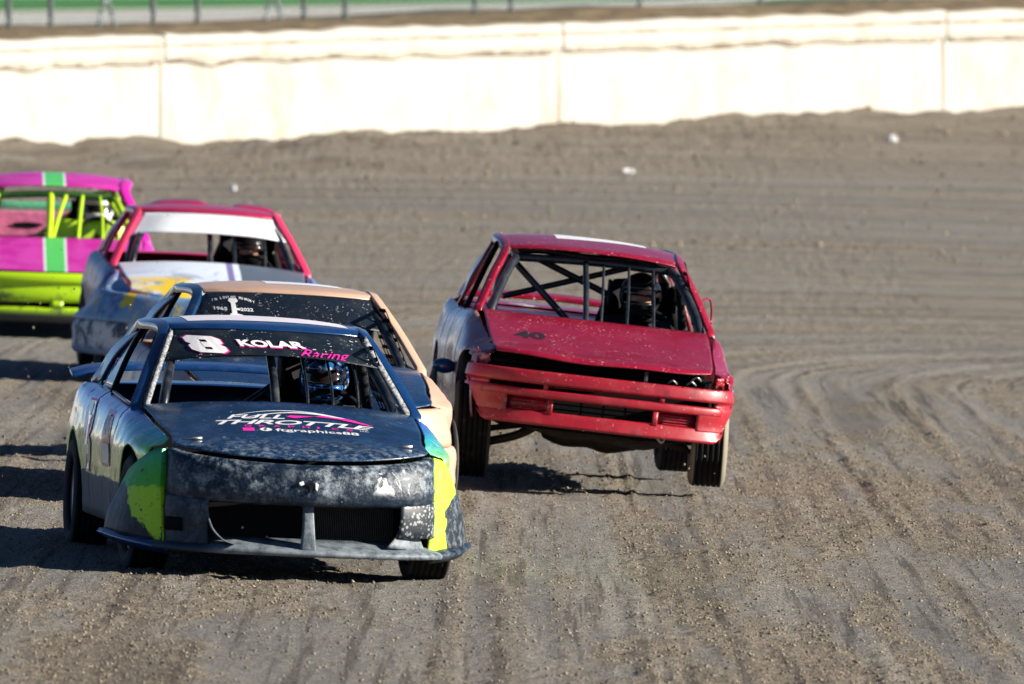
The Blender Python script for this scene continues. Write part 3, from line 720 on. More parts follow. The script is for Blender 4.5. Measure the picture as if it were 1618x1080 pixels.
M['f_side'] = t.fin(c, t.math('ADD', .2, t.math('MULTIPLY', lo, .5)), 0, t.math('MULTIPLY', t.math('SUBTRACT', 1.0, lo), .8), .6); t.bump(t.noise(5, 4, .5, None, .3, (1, 1, .6)), .8, .035)
t = NT('green lime nose side'); s = t.sep(); n1 = t.noise(6, 5, .65)
k = t.math('ADD', t.math('ADD', t.math('MULTIPLY', s[1], 1.3), t.math('MULTIPLY', s[2], .9)), t.math('MULTIPLY', t.math('SUBTRACT', n1, .5), .35))
c = t.mix(t.ramp(s[2], .66, .40), (.02, .38, .05), (.40, .72, .01)); c = t.mix(t.ramp(t.math('ADD', t.math('SUBTRACT', s[1], t.math('MULTIPLY', s[2], .9)), t.math('MULTIPLY', t.math('SUBTRACT', n1, .5), .25)), -.68, -.66), c, (.010, .014, .022))
c = t.mix(t.ramp(t.math('ADD', s[2], t.math('MULTIPLY', t.math('SUBTRACT', n1, .5), .12)), .445, .46), c, t.mix(t.ramp(s[2], .5, .66), (.06, .42, .03), (.02, .36, .16)))
c = t.mix(t.math('MULTIPLY', t.ramp(t.noise(40, 3), .60, .66), t.ramp(n1, .42, .55)), c, (.02, .02, .02)); d = t.math('MULTIPLY', t.ramp(t.noise(9, 8, .75), .5, .75), .16)
M['f_noseside'] = t.fin(t.mix(d, c, (.25, .24, .22)), .5, 0, .05, .3); t.bump(n1, .5, .03)
M['f_lime'] = paint('lime corner stripe', (.52, .78, .03), .35, .3, .10, False)
M['f_blue'] = paint('glossy blue', (.002, .035, .14), .25, .5, .10, False)
M['f_pillar'] = paint('navy blue pillar', (.002, .030, .115), .25, .5, .05, False)
M['f_visor'] = paint('black sun strip', (.005, .011, .018), .4, .05, .06, False, chips=.15, spec=.3)
M['f_trim'] = plain('crumbly grey sealant', (.25, .26, .27), .9, 0, .7, .6, .2, 60)
M['f_roofw'] = paint('white and pink roof number', (.80, .74, .80), .4, .2, .08, False)

F_ = Car('race_car', 'navy and lime number 8 car in front with dusty nose', (-1.19, 64.1, -.0 + gz(-1.19, 64.1) - .012), 8, 2.6, group='race cars on the dirt track')
R_ = F_.root
HE = [(-.50, .632, .685), (-.3, .655, .722), (0, .685, .770), (.3, .70, .812), (.56, .712, .842)]
def hood_rows(ctr, edg):
    rows = []
    for (yc, zc), (ye, xe, ze) in zip(ctr, edg):
        rows.append([(f * xe, yc + (ye - yc) * abs(f) ** 2.4, zc + (ze - zc) * abs(f) ** 2.2) for f in (-1, -.9, -.7, -.4, 0, .4, .7, .9, 1)])
    return rows
fh = F_.surf('hood', hood_rows([(-.77, .632), (-.66, .672), (-.45, .722), (-.1, .800), (.15, .862), (.31, .893)], [(-.52, .645, .672), (-.48, .664, .690), (-.3, .655, .722), (0, .685, .770), (.3, .70, .812), (.56, .712, .842)]), M['f_navy'], 41, 33, .008)
F_.setside([(-.52, .650, .668), (-.3, .675, .712), (0, .705, .760), (.3, .72, .800), (.56, .735, .828), (.75, .757, .825), (1.5, .748, .86), (2.3, .735, .890), (3.0, .755, .888), (3.55, .66, .86)],
           [(-.52, .70), (-.3, .785), (0, .84), (.7, .85), (2.0, .85), (2.62, .855), (3.1, .83), (3.55, .72)], .58, .215, [(0, .30, .355), (2.62, .30, .345)])
def dentF(p):
    p = p.copy(); a = abs(p[0]); r = math.exp(-((p[1] - .98) / .22) ** 2 - ((p[2] - .55) / .18) ** 2) * .022 + math.exp(-((p[1] - 2.2) / .2) ** 2 - ((p[2] - .45) / .16) ** 2) * .03
    r += .004 * math.sin(p[1] * 11 + p[2] * 6 + 2 * math.sin(p[1] * 3)) * (p[2] < .75); p[0] -= math.copysign(r, p[0]); return p
for sg in (-1, 1):
    F_.panel('front_fender', -.345, .715, sg, M['f_side'], dentF)
    F_.panel('door', .725, 1.80, sg, M['f_side'], dentF)
    F_.panel('rear_quarter', 1.81, 3.55, sg, M['f_side'], dentF)
    # flared nose side with foot plate
    f = lambda x, y, z: (sg * x, y, z)
    F_.surf('nose_side', [[f(.690, -.505, .662), f(.745, -.43, .645), f(.795, -.31, .60), f(.845, -.15, .53)],
                          [f(.695, -.53, .48), f(.785, -.44, .47), f(.853, -.31, .45), f(.888, -.10, .42)],
                          [f(.682, -.55, .28), f(.79, -.45, .29), f(.880, -.29, .30), f(.93, -.02, .31)],
                          [f(.673, -.565, .165), f(.79, -.45, .185), f(.89, -.28, .20), f(.945, .0, .21)]], M['f_noseside'] if sg < 0 else M['f_noser'], 17, 17, .01)
    F_.surf('foot_plate', [[f(.675, -.575, .16), f(.78, -.44, .18), f(.88, -.23, .195), f(.95, .01, .205)], [f(.69, -.60, .135), f(.81, -.47, .15), f(.905, -.25, .165), f(.965, .02, .185)]], M['f_pillar'] if sg < 0 else M['f_nose'], 13, 4, .045)
    if sg < 0: F_.strip('corner_stripe', [f(.70, -.515, .655), f(.705, -.538, .48), f(.692, -.565, .28), f(.683, -.585, .15)], (.004, .002, 0), (sg * -.018, .012, 0) if sg < 0 else (.034, .03, 0), M['f_lime'] if sg > 0 else M['f_noseside'], n=12, bevel=.002)
NP = [(-.69, -.51), (-.66, -.60), (-.56, -.70), (-.36, -.79), (0, -.84), (.36, -.79), (.56, -.70), (.66, -.60), (.69, -.51)]
c2 = lambda u: abs(2 * u - 1)
F_.band('nose_cover', NP, lambda u: [(-.07, .600 + .055 * c2(u) ** 2), (-.02 * (1 - c2(u) ** 3), .604 + .05 * c2(u) ** 2), (.028 * (1 - c2(u) ** 5), .575), (.046 * (1 - c2(u) ** 5), .50), (.050 * (1 - c2(u) ** 5), .455 + .02 * c2(u) ** 3), (.047 * (1 - c2(u) ** 5), .435 + .02 * c2(u) ** 3), (.038 * (1 - c2(u) ** 5), .412 + .02 * c2(u) ** 3), (.0, .402 + .02 * c2(u) ** 3)], 0, 1, M['f_nose'], 64, .01, None, 22)
for a, b, m_ in ((0, .20, 'f_nose'), (.80, 1, 'f_pebble')):
    F_.band('bumper_corner', NP, lambda u: [(.016, .445), (.034 - .03 * c2(u) ** 8, .41), (.040 - .03 * c2(u) ** 8, .36), (.032 - .02 * c2(u) ** 8, .29), (.02, .25 if a else .20)] + ([(.03, .165)] if not a else []), a, b, M[m_], 16, .012)
F_.band('corner_vent', NP, lambda u: [(.036, .31), (.046, .305), (.042, .25), (.03, .245)], .055, .115, M['black'], 8, .006)
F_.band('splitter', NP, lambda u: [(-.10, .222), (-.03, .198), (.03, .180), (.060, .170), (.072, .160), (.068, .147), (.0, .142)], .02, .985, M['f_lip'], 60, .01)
yc = lambda x: -.84 + .33 * (abs(x) / .69) ** 2.6
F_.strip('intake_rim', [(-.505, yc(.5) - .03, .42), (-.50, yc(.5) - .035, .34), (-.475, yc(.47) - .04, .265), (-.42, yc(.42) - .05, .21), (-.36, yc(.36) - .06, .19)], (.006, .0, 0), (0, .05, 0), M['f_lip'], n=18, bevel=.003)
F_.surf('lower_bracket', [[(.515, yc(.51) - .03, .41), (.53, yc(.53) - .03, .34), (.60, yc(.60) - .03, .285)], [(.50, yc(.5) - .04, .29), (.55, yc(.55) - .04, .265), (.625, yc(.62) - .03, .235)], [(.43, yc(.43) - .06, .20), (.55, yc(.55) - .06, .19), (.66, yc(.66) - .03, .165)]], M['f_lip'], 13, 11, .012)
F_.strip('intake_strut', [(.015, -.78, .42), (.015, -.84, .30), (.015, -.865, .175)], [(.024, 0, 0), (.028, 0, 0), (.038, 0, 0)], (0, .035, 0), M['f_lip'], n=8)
F_.box('radiator', (-.56, -.60, .13), (.56, -.575, .46), M['black'], .004)
V = []; Fc = []
for i in range(46):
    x = .05 + i * .0095; k = len(V); V += [(x, -.606, .20), (x + .004, -.606, .20), (x + .004, -.606, .40), (x, -.606, .40)]; Fc.append((k, k + 1, k + 2, k + 3))
o = F_.b(mesh('radiator_fins', V, Fc, plain('dark fins', (.035, .033, .03), .6, .3), R_, smooth=False, thick=.002))
for p in ((-.30, -.62, .27), (-.17, -.62, .225), (-.28, -.62, .40), (.32, -.62, .22)):
    V, Fc = ellip(8, 6, lambda a, b, c: (p[0] + .009 * a, p[1] + .009 * b, p[2] + .009 * c)); F_.b(mesh('bolt', V, Fc, M['metal'], R_))
for (x, y) in ((-.545, -.46), (.55, -.46)):
    p = on(fh, 0, 1, .01, (0, 0, 1))(x, y); F_.tube('hood_pin', [p + np.array((-.035, 0, 0)), p + np.array((.035, .0, .004))], .007, M['metal'], n=3); 
for P, m_ in (([(-.02, .515), (.005, .525), (.03, .52), (.032, .49), (.02, .47), (.008, .478), (.004, .498)], 'black'), ([(-.05, .52), (-.028, .53), (-.022, .512), (-.04, .505)], 'white'), ([(.036, .525), (.052, .515), (.045, .48), (.036, .49)], 'white')):
    mesh('badge_remnant', [(a, -.912 + .35 * abs(b - .48), b) for a, b in P], [tuple(range(len(P)))], M[m_], R_, smooth=False, thick=.004)
# greenhouse
F_.greenhouse((.742, .60, .835), (.515, 1.25, 1.232), (0, 1.12, 1.250), (.52, 2.40, 1.225), (0, 2.46, 1.262), (.70, 2.98, .898), M['f_pillar'], M['f_pillar'], mid=((.545, 1.85, 1.262), (0, 1.85, 1.303)))
for sg in (-1, 1):
    f = lambda x, y, z: (sg * x, y, z)
    F_.surf('quarter_window', [[f(.735, 1.80, .872), f(.735, 2.30, .888)], [f(.66, 1.86, 1.07), f(.645, 2.25, 1.06)], [f(.575, 1.90, 1.225), f(.56, 2.12, 1.215)]], M['glass'], 9, 9, .006)
    F_.strip('door_pillar', [f(.748, 1.72, .87), f(.66, 1.78, 1.08), f(.572, 1.83, 1.24)], (0, .035, 0), (sg * .012, 0, .004), M['black'], n=8)
    F_.strip('windshield_seal', [f(.690, .575, .848), f(.612, .835, 1.018), f(.515, 1.135, 1.222)], (sg * .012, 0, .006), (0, .012, .012), M['f_trim'], n=20, bevel=0)
    F_.strip('window_ledge', [f(.752, .80, .842), f(.745, 1.4, .865), f(.742, 1.72, .880)], (.008, 0, 0), (0, 0, .006), M['metal'], n=8, bevel=0)
fv = F_.surf('sun_strip', [[(-.612, .955, 1.058), (-.4, .885, 1.098), (-.2, .865, 1.118), (0, .86, 1.124), (.2, .865, 1.118), (.4, .885, 1.100), (.628, .955, 1.068)],
                           [(-.50, 1.225, 1.226), (-.33, 1.145, 1.238), (-.16, 1.115, 1.244), (0, 1.105, 1.246), (.16, 1.115, 1.244), (.33, 1.145, 1.238), (.50, 1.225, 1.226)]], M['f_visor'], 33, 9, .005)
vm = on(fv, 0, 2, .006, (0, -1, .5))
put_text(F_, R_, 'KOLAR', vm, -.19, .195, 1.158, .034, M['outline'], .055, -.25)
vm2 = on(fv, 0, 2, .009, (0, -1, .5))
put_text(F_, R_, 'KOLAR', vm2, -.183, .188, 1.160, .031, M['white'], .042, -.25)
put_text(F_, R_, 'Racing', vm2, .150, .415, 1.114, .044, M['pinkvinyl'], -.004, .5, -.03)
eight(lambda a, b, k: on(fv, 0, 2, .006 + .003 * k, (0, -1, .5))(a, b), -.435, 1.118, .185, .082, -.65, (M['outline'], M['white']), R_)
# hood lettering
hm = on(fh, 0, 1, .005, (0, 0, 1))
put_text(F_, R_, 'FULL', hm, -.335, -.03, -.035, .075, M['white'], .02, .35)
put_text(F_, R_, 'THROTTLE', hm, -.40, .43, -.145, .085, M['white'], .018, .35, 0, spacing=.9)
for k, ch in enumerate('GRAPHICS'): put_text(F_, R_, ch, hm, -.26 + k * .076, -.26 + k * .076 + (.012 if ch == 'I' else .036), -.20, .035, M['pinkvinyl'], .01)
put_text(F_, R_, 'ftgraphics88', hm, -.105, .33, -.285, .055, M['white'], .014)
put_text(F_, R_, 'LLC', hm, .345, .39, -.19, .022, M['white'], .01)
def hpoly(name, P, mat, f=hm): return mesh(name, [f(*p) for p in P], [tuple(range(len(P)))], mat, R_, smooth=False)
hpoly('icon_patch', [(-.275, -.285), (-.215, -.285), (-.215, -.225), (-.275, -.225)], M['pinkvinyl'])
hpoly('icon_patch', [(-.155 + .032 * math.cos(a), -.255 + .034 * math.sin(a)) for a in np.linspace(0, 6.28, 17)[:-1]], M['white'])
hm3 = on(fh, 0, 1, .008, (0, 0, 1))
put_text(F_, R_, 'f', hm3, -.163, -.147, -.28, .045, M['blackvinyl'], .02)
def arc(x0, x1, yb, h, w, mat):
    n = 24; A = [(x0 + (x1 - x0) * k / n, yb + h * (1 - (2 * k / n - 1) ** 2)) for k in range(n + 1)]
    V = [hm(a, b) for a, b in A] + [hm(a, b - w * (.4 + 1.2 * k / n)) for k, (a, b) in enumerate(A)]
    mesh('swoosh', V, [(k, k + 1, n + 2 + k, n + 1 + k) for k in range(n)], mat, R_, smooth=False)
arc(-.28, .30, .035, .085, .010, M['white']); arc(-.24, .40, -.02, .115, .018, M['white'])
hpoly('needle', [(-.02, -.005), (.02, -.025), (.05, -.005), (.17, .045), (.30, .03), (.40, -.03), (.43, -.055), (.36, -.04), (.25, .01), (.13, .025), (.05, .02), (.0, .02)], M['pinkvinyl'], hm3)
# roof number and side graphics
rf = on(F_.roof, 0, 1, .006, (0, 0, 1))
V = []
for i in range(9):
    for j in range(7): V.append(rf(-.40 + i * .107, 1.36 + j * .14))
mesh('roof_number_panel', V, quads(9, 7), M['f_roofw'], R_, smooth=True)
def sm(off, sg=-1, car=F_):
    return lambda a, b, k=0: np.array([sg * (car.side_x(a, b) + off + .002 * k), a, b]) if car is not F_ else dentF(np.array([sg * (car.side_x(a, b)), a, b])) + np.array([sg * (off + .002 * k), 0, 0])
def side_patch(name, y0, y1, z0, z1, mat, off=.006, sg=-1, par=R_, f=None, skew=0):
    f = f or sm(off, sg); n = 6; V = [f(y0 + (y1 - y0) * i / n + skew * j / n, z0 + (z1 - z0) * j / n) for i in range(n + 1) for j in range(n + 1)]
    return mesh(name, V, quads(n + 1, n + 1), mat, par)
M['f_red'] = paint('red sticker', (.42, .02, .03), .35, .3, .15, False)
M['f_stick'] = paint('silver white sticker', (.62, .62, .68), .3, .4, .15, False)
side_patch('sticker', .93, 1.18, .50, .80, M['f_red'], .006, skew=.05); side_patch('sticker', .955, 1.155, .515, .62, M['f_stick'], .010, skew=.017)
put_text(F_, R_, 'RACING', lambda a, b: sm(.011)(a, b), 1.17, 1.0, .66, .05, M['white'], .02); put_text(F_, R_, 'FT', lambda a, b: sm(.011)(a, b), 1.19, 1.06, .72, .06, M['white'], .02)
eight(lambda a, b, k: sm(.006)(a, b, k), 2.12, .46, -.38, .36, .2, (M['outline'], M['f_stick']), R_)
put_text(F_, R_, 'FT', lambda a, b: (-.70 + .30 * (b - .95) * -1 - .012 + (b - .95) * .62, a, b), 2.16, 2.02, 1.0, .05, M['pinkvinyl'], .01)
# interior
F_.shell(.66, -.55, 3.3, (.6, .83), .92, floor=.17, fw=.52)
F_.surf('rear_deck', [[(-.70, 2.95, .885), (0, 2.88, .90), (.70, 2.95, .885)], [(-.69, 3.3, .885), (0, 3.3, .91), (.69, 3.3, .885)], [(-.62, 3.55, .86), (0, 3.62, .88), (.62, 3.55, .86)]], M['f_pillar'], 17, 9)
F_.surf('tail_panel', [[(-.66, 3.55, .86), (0, 3.62, .88), (.66, 3.55, .86)], [(-.70, 3.60, .5), (0, 3.68, .5), (.70, 3.60, .5)], [(-.68, 3.56, .25), (0, 3.62, .25), (.68, 3.56, .25)]], M['f_pillar'], 17, 9)
F_.strip('spoiler', [(-.80, 3.36, .925), (-.6, 3.38, .965), (0, 3.40, .99), (.6, 3.38, .965), (.80, 3.36, .925)], (0, .09, .012), (0, 0, .012), M['f_blue'], n=24)
for sg in (-1, 1): F_.strip('spoiler_leg', [(sg * .55, 3.42, .88), (sg * .55, 3.40, .965)], (.02, 0, 0), (0, .05, 0), M['f_blue'], n=3)
cg = M['cage']; T = lambda P, r=.022, **k: F_.tube('cage_bar', P, r, cg, **k)
T([(-.60, .62, .80), (-.575, .72, .93), (-.515, 1.02, 1.09), (-.45, 1.25, 1.17), (-.42, 1.75, 1.20)], .026)
T([(.64, .62, .80), (.60, .74, .93), (.53, 1.02, 1.10), (.46, 1.25, 1.18), (.43, 1.75, 1.20)], .026)
T([(-.45, 1.25, 1.17), (0, 1.22, 1.195), (.46, 1.25, 1.18)]); T([(.0, .60, .80), (.005, .78, .97), (.012, 1.20, 1.19)], .024)
for x in (.175, .307, .441): T([(x, .62, .80), (x + .004, .80, .98), (x - .005, 1.10, 1.16)], .0075)
T([(-.58, 1.80, .3), (-.57, 1.8, .8), (-.43, 1.78, 1.19), (0, 1.77, 1.22), (.44, 1.78, 1.19), (.58, 1.8, .8), (.58, 1.8, .3)], .024, n=40)
T([(-.54, 1.8, .45), (.40, 1.78, 1.15)], .022); T([(-.42, 1.80, 1.17), (-.50, 2.85, .80)]); T([(.42, 1.80, 1.17), (.50, 2.85, .80)])
T([(.62, .75, .72), (.64, 1.3, .70), (.60, 1.8, .72)], .022); T([(.62, .75, .55), (.66, 1.3, .52), (.60, 1.8, .55)], .022); T([(.50, 1.15, 1.12), (.60, 1.32, .70)], .030)
T([(-.62, .75, .62), (-.64, 1.3, .60), (-.58, 1.8, .62)], .022)
seat(F_, .34, 1.50, .38, M['inner']); steering(F_, .34, .98, .80, M['inner'])
t = NT('blue chrome helmet'); s = t.sep(); n1 = t.noise(16, 3, .5, None, 1.5)
c = t.mix(t.ramp(n1, .45, .5), (.004, .008, .02), (.03, .16, .5)); c = t.mix(t.ramp(n1, .60, .63), c, (.75, .8, .85)); M['helm_blue'] = t.fin(c, .12, .3, 1.0)
M['helm_black'] = plain('black helmet', (.010, .010, .012), .2); M['helm_white'] = plain('white helmet', (.75, .75, .76), .25, 0, .05)
M['visor'] = NT('tinted visor').fin((.02, .012, .012), .06, 0, .5); M['bluepatch'] = plain('blue suit patch', (.02, .22, .60), .6, var=.1); M['greenpatch'] = plain('green patch', (.03, .42, .10), .6, var=.1)
driver(F_, .355, 1.50, .385, 'driver in blue chrome helmet inside the navy number 8 car', M['helm_blue'], M['visor'], patches=[(-.09, -.115, .40, .035, .02, M['greenpatch']), (.08, -.12, .36, .04, .018, M['white'])])
for x, y, st in ((-.735, 0, 3), (.735, 0, 3), (-.755, 2.62, 0), (.755, 2.62, 0)): wheel(R_, x, y, .30, .205, st)
# ================================================================== red number 40 sedan
RED = (.25, .003, .022)
M['r_red'] = paint('faded red paint', RED, .28, .4, .06, True, chips=.28, chipcol=(.62, .42, .45), wav=.7, dustcol=(.30, .12, .13))
M['r_red2'] = paint('scuffed red bumper', (.32, .006, .018), .42, .15, .16, False, chips=.15, chipcol=(.55, .30, .30), second=((.20, .004, .016), .55), dustcol=(.30, .10, .10), wav=.3)
M['r_pale'] = paint('scraped red with painted pale reflection', (.20, .05, .12), .25, .4, .12, True, second=((.50, .48, .58), .56), wav=.8)  # lavender-white patches paint the pale wall's reflection over the red
M['r_dent'] = paint('crumpled bare red metal', (.15, .035, .075), .3, .4, .12, False, second=((.36, .17, .12), .52), wav=.6)
M['r_cage'] = paint('dark grey cage paint', (.010, .015, .022), .35, .25, .15, False)
C4 = Car('race_car', 'red number 40 sedan leaning with no headlights, right of the navy car', (.47, 76.3, gz(.47, 76.3) + .075), 4, 2.6, 3.9, group='race cars on the dirt track')
A = C4.root
h4 = C4.surf('hood', hood_rows([(-.61, .738), (-.54, .768), (-.35, .795), (0, .862), (.3, .935), (.5, .980)], [(-.44, .665, .752), (-.40, .675, .775), (-.25, .685, .800), (.05, .695, .862), (.35, .70, .93), (.64, .70, .978)]), M['r_red'], 41, 33, .008,
    fn=lambda V: V + np.stack([0 * V[:, 0], 0 * V[:, 0], -.006 * np.exp(-((V[:, 0] - .1) / .25) ** 2 - ((V[:, 1] + .55) / .15) ** 2) + .006 * np.sin(V[:, 0] * 9) * (V[:, 1] < -.3)], 1))
C4.setside([(-.42, .69, .735), (-.2, .705, .79), (.1, .715, .85), (.4, .725, .915), (.68, .745, .965), (1.5, .755, .955), (2.4, .74, .955), (3.1, .735, .985), (3.75, .69, .98)],
           [(-.42, .79), (-.2, .825), (.1, .84), (.7, .845), (2.2, .845), (2.9, .83), (3.4, .80), (3.75, .74)], .66, .33, [(0, .37, .36), (2.46, .36, .36)])
def crumple(p):
    p = p.copy(); w = math.exp(-((p[1] + .16) / .24) ** 2) * (p[0] < 0) * min(1, max(0, (p[2] - .45) / .2))
    n = math.sin(p[1] * 43 + p[2] * 22) * .5 + math.sin(p[1] * 21 - p[2] * 47 + 1) * .5 + math.sin(p[2] * 80 + p[1] * 9) * .25
    p[0] += w * (.035 + .022 * n); p[2] += w * .012 * n; p[0] += .003 * math.sin(p[1] * 7 + p[2] * 5); return p
def bashed(p):
    p = p.copy(); r = .02 * math.exp(-((p[1] - 1.2) / .35) ** 2 - ((p[2] - .6) / .15) ** 2) + .003 * math.sin(p[1] * 6 + p[2] * 4); p[0] -= math.copysign(r, p[0]); return p
for sg in (-1, 1):
    C4.panel('front_fender', -.40, .62, sg, M['r_dent'] if sg < 0 else M['r_red'], crumple)
    C4.panel('front_door', .63, 1.55, sg, M['r_pale'] if sg < 0 else M['r_red'], bashed)
    C4.panel('rear_door', 1.56, 2.20, sg, M['r_pale'] if sg < 0 else M['r_red'], bashed)
    C4.panel('rear_quarter', 2.21, 3.75, sg, M['r_pale'] if sg < 0 else M['r_red'], bashed)
BP = [(-.805, -.20), (-.80, -.42), (-.745, -.56), (-.60, -.655), (-.36, -.715), (0, -.745), (.36, -.715), (.60, -.655), (.745, -.56), (.80, -.42), (.805, -.20)]
rm = M['r_red2']
def lift(pr):
    def f(u):
        c = c2(u); q = min(1, max(0, (c - .56) / .28)); zl = .30 + .27 * q * q * (3 - 2 * q)
        return [(o, max(z, zl)) for o, z in pr(u)]
    return f
C4.band('bumper_top_bar', BP, lambda u: [(-.06, .658), (-.02, .661), (.006, .661), (.012, .658), (.016, .650), (.026, .600), (.026, .592), (.022, .586), (.016, .583), (-.02, .582), (-.05, .582)], .03, .97, rm, 70, .004)
C4.band('bumper_mid_bar', BP, lambda u: [(-.05, .549), (.0, .549), (.012, .548), (.020, .545), (.023, .540), (.024, .510), (.022, .504), (.016, .500), (-.01, .498), (-.06, .498)], .17, .83, rm, 60, .004)
C4.band('bumper_lower_lip', BP, lift(lambda u: [(-.06, .418), (.0, .415), (.008, .412), (.012, .406), (.016, .380), (.032, .350), (.034, .340 - .025 * c2(u) ** 6), (.028, .333 - .025 * c2(u) ** 6), (-.03, .330 - .025 * c2(u) ** 6)]), .165, .835, rm, 70, .004)
for a, b in ((.03, .245), (.755, .97)):
    C4.band('bumper_corner', BP, lift(lambda u: [(.010, .548), (.018, .535), (.018, .50), (.010, .44), (.012, .40)]), a, b, rm, 26, .008, None, 20)
for a, b in ((.03, .19), (.81, .97)):
    C4.band('bumper_end', BP, lambda u: [(.016, .60), (.018, .588), (.006, .575), (.006, .556), (.016, .545), (.018, .53)], a, b, rm, 20, .008, None, 16)
for a, b in ((.240, .350), (.650, .760)):          # fog-lamp blanks with slats
    C4.band('foglamp_blank', BP, lambda u: [(-.035, .50), (-.03, .41)], a, b, M['r_red2'], 10, .006)
    for z in (.425, .442, .459, .476): C4.band('slat', BP, lambda u: [(-.03, z + .004), (-.012, z), (-.03, z - .004)], a + .01, b - .012, rm, 10, .003)
for u in (.36, .64):
    top = .505; bot = .40
    C4.band('bumper_rib', BP, lambda v: [(-.03, top), (.012, top - .01), (.014, bot + .01), (-.02, bot - .002)], u - .006, u + .008, rm, 4, .008)
for u in (.345, .655): C4.band('bumper_rib', BP, lambda v: [(-.03, .60), (.012, .59), (.014, .555), (-.02, .545)], u - .006, u + .006, rm, 4, .008)
C4.band('grille_bar', BP, lambda u: [(-.02, .577), (-.005, .574), (-.02, .571)], .345, .655, rm, 20, .003)
for z in (.44, .472): C4.band('grille_bar', BP, lambda u: [(-.045, z + .004), (-.035, z), (-.045, z - .004)], .37, .63, M['black'], 20, .003)
for u in (.44, .5, .56): C4.band('grille_bar', BP, lambda v: [(-.04, .50), (-.035, .45), (-.04, .41)], u, u + .006, M['black'], 3, .003)
C4.box('bumper_core', (-.66, -.50, .36), (.66, -.47, .64), M['black'], .01)
C4.box('radiator', (-.64, -.40, .42), (.64, -.36, .74), M['black'], .01)
C4.strip('radiator_support', [(-.68, -.40, .70), (0, -.46, .695), (.68, -.40, .705)], (0, .02, 0), (0, 0, .012), M['black'], n=12)
C4.tube('support_post', [(.265, -.50, .64), (.265, -.49, .725)], .012, M['metal'], n=3)
for p in ((.40, -.47, .665), (.52, -.44, .668), (.55, -.43, .70)): C4.tube('loose_wire', [p, (p[0] + .03, p[1] - .02, p[2] + .025), (p[0] + .06, p[1], p[2] + .004)], .006, M['metal'], n=8, seg=6)
for sg in (-1, 1): C4.surf('headlight_bay', [[(sg * .70, -.44, .73), (sg * .70, -.40, .66)], [(sg * .755, -.40, .74), (sg * .765, -.38, .66)], [(sg * .79, -.34, .76), (sg * .80, -.30, .67)]], M['r_dent'] if sg < 0 else rm, 7, 9, .006, fn=lambda V: V + np.random.default_rng(5).normal(0, .005, V.shape))
C4.greenhouse((.735, .65, .975), (.535, 1.28, 1.362), (0, 1.18, 1.392), (.50, 2.65, 1.395), (0, 2.72, 1.432), (.68, 3.12, 1.00), M['r_red'], M['r_red'], mid=((.55, 1.9, 1.432), (0, 1.95, 1.472)), pw=.026)
for sg in (-1, 1):
    f = lambda x, y, z: (sg * x, y, z)
    C4.strip('door_pillar', [f(.75, 1.52, .955), f(.66, 1.58, 1.20), f(.585, 1.60, 1.395)], (0, .04, 0), (sg * .015, 0, .005), M['black'], n=8)
    C4.surf('rear_window_frame', [[f(.745, 2.28, .955), f(.745, 2.36, .955)], [f(.64, 2.26, 1.23), f(.63, 2.34, 1.23)], [f(.575, 2.2, 1.39), f(.57, 2.30, 1.385)]], M['r_red'], 4, 9, .02)
for x0 in (-1,):
    V, Fc = ellip(14, 10, lambda a, b, c: (-.905 + .075 * a, .62 + .055 * b, .600 + .048 * c)); C4.b(mesh('door_mirror', V, Fc, M['f_blue'], A))
C4.strip('mirror_stub', [(.80, .1, .645), (.865, .12, .65)], (0, .03, 0), (0, 0, .008), M['bluepatch'], n=3)
C4.tube('window_net_bar', [(.66, .95, 1.16), (.735, 1.05, 1.19), (.765, 1.1, 1.08), (.76, 1.05, .98)], .007, M['r_red'], n=18, seg=6)
# cage
T = lambda P, r=.022, **k: C4.tube('cage_bar', P, r, M['r_cage'], **k)
T([(-.66, .66, .93), (-.62, .80, 1.06), (-.53, 1.12, 1.25), (-.485, 1.3, 1.315), (-.47, 1.75, 1.34)], .027); T([(.68, .66, .93), (.64, .80, 1.07), (.54, 1.12, 1.27), (.49, 1.3, 1.33), (.47, 1.75, 1.345)], .03)
T([(-.485, 1.3, 1.315), (0, 1.28, 1.335), (.49, 1.3, 1.33)], .027)
T([(-.047, .72, .94), (-.048, .95, 1.14), (-.048, 1.26, 1.325)], .019)
for x, dx in ((.05, .016), (.213, .013), (.382, -.002)): T([(x, .74, .95), (x + dx * .5, .95, 1.13), (x + dx, 1.25, 1.325)], .0085)
T([(-.57, 1.8, .4), (-.56, 1.8, .95), (-.46, 1.78, 1.33), (0, 1.77, 1.355), (.46, 1.78, 1.33), (.56, 1.8, .95), (.57, 1.8, .4)], .024, n=40)
T([(-.47, 1.5, 1.275), (-.128, 1.42, .968), (.0, 1.4, .85)], .022); T([(-.33, 1.8, 1.32), (.24, 1.8, 1.105)], .022); T([(-.50, 1.9, 1.05), (.30, 1.9, 1.325)], .020)
T([(-.44, 1.82, 1.32), (-.50, 3.0, .96)]); T([(.44, 1.82, 1.32), (.50, 3.0, .96)]); T([(.64, .8, .86), (.66, 1.3, .84), (.58, 1.8, .86)]); T([(-.64, .8, .8), (-.66, 1.3, .78), (-.58, 1.8, .8)]); T([(.54, 1.15, 1.25), (.60, 1.35, 1.05), (.63, 1.5, .85)], .028)
C4.shell(.66, -.35, 3.4, (.66, .965), .98, floor=.30, deck=(3.0, 3.6), fw=.60)
C4.surf('package_tray', [[(-.64, 2.72, .935), (0, 2.70, .935), (.64, 2.72, .935)], [(-.66, 3.1, .965), (0, 3.1, .965), (.66, 3.1, .965)]], M['r_dent'], 13, 7, .01)
C4.surf('boot_lid', [[(-.68, 3.12, .975), (0, 3.10, .985), (.68, 3.12, .975)], [(-.68, 3.5, .985), (0, 3.5, 1.0), (.68, 3.5, .985)], [(-.67, 3.75, .97), (0, 3.80, .985), (.67, 3.75, .97)]], M['r_pale'], 17, 9)
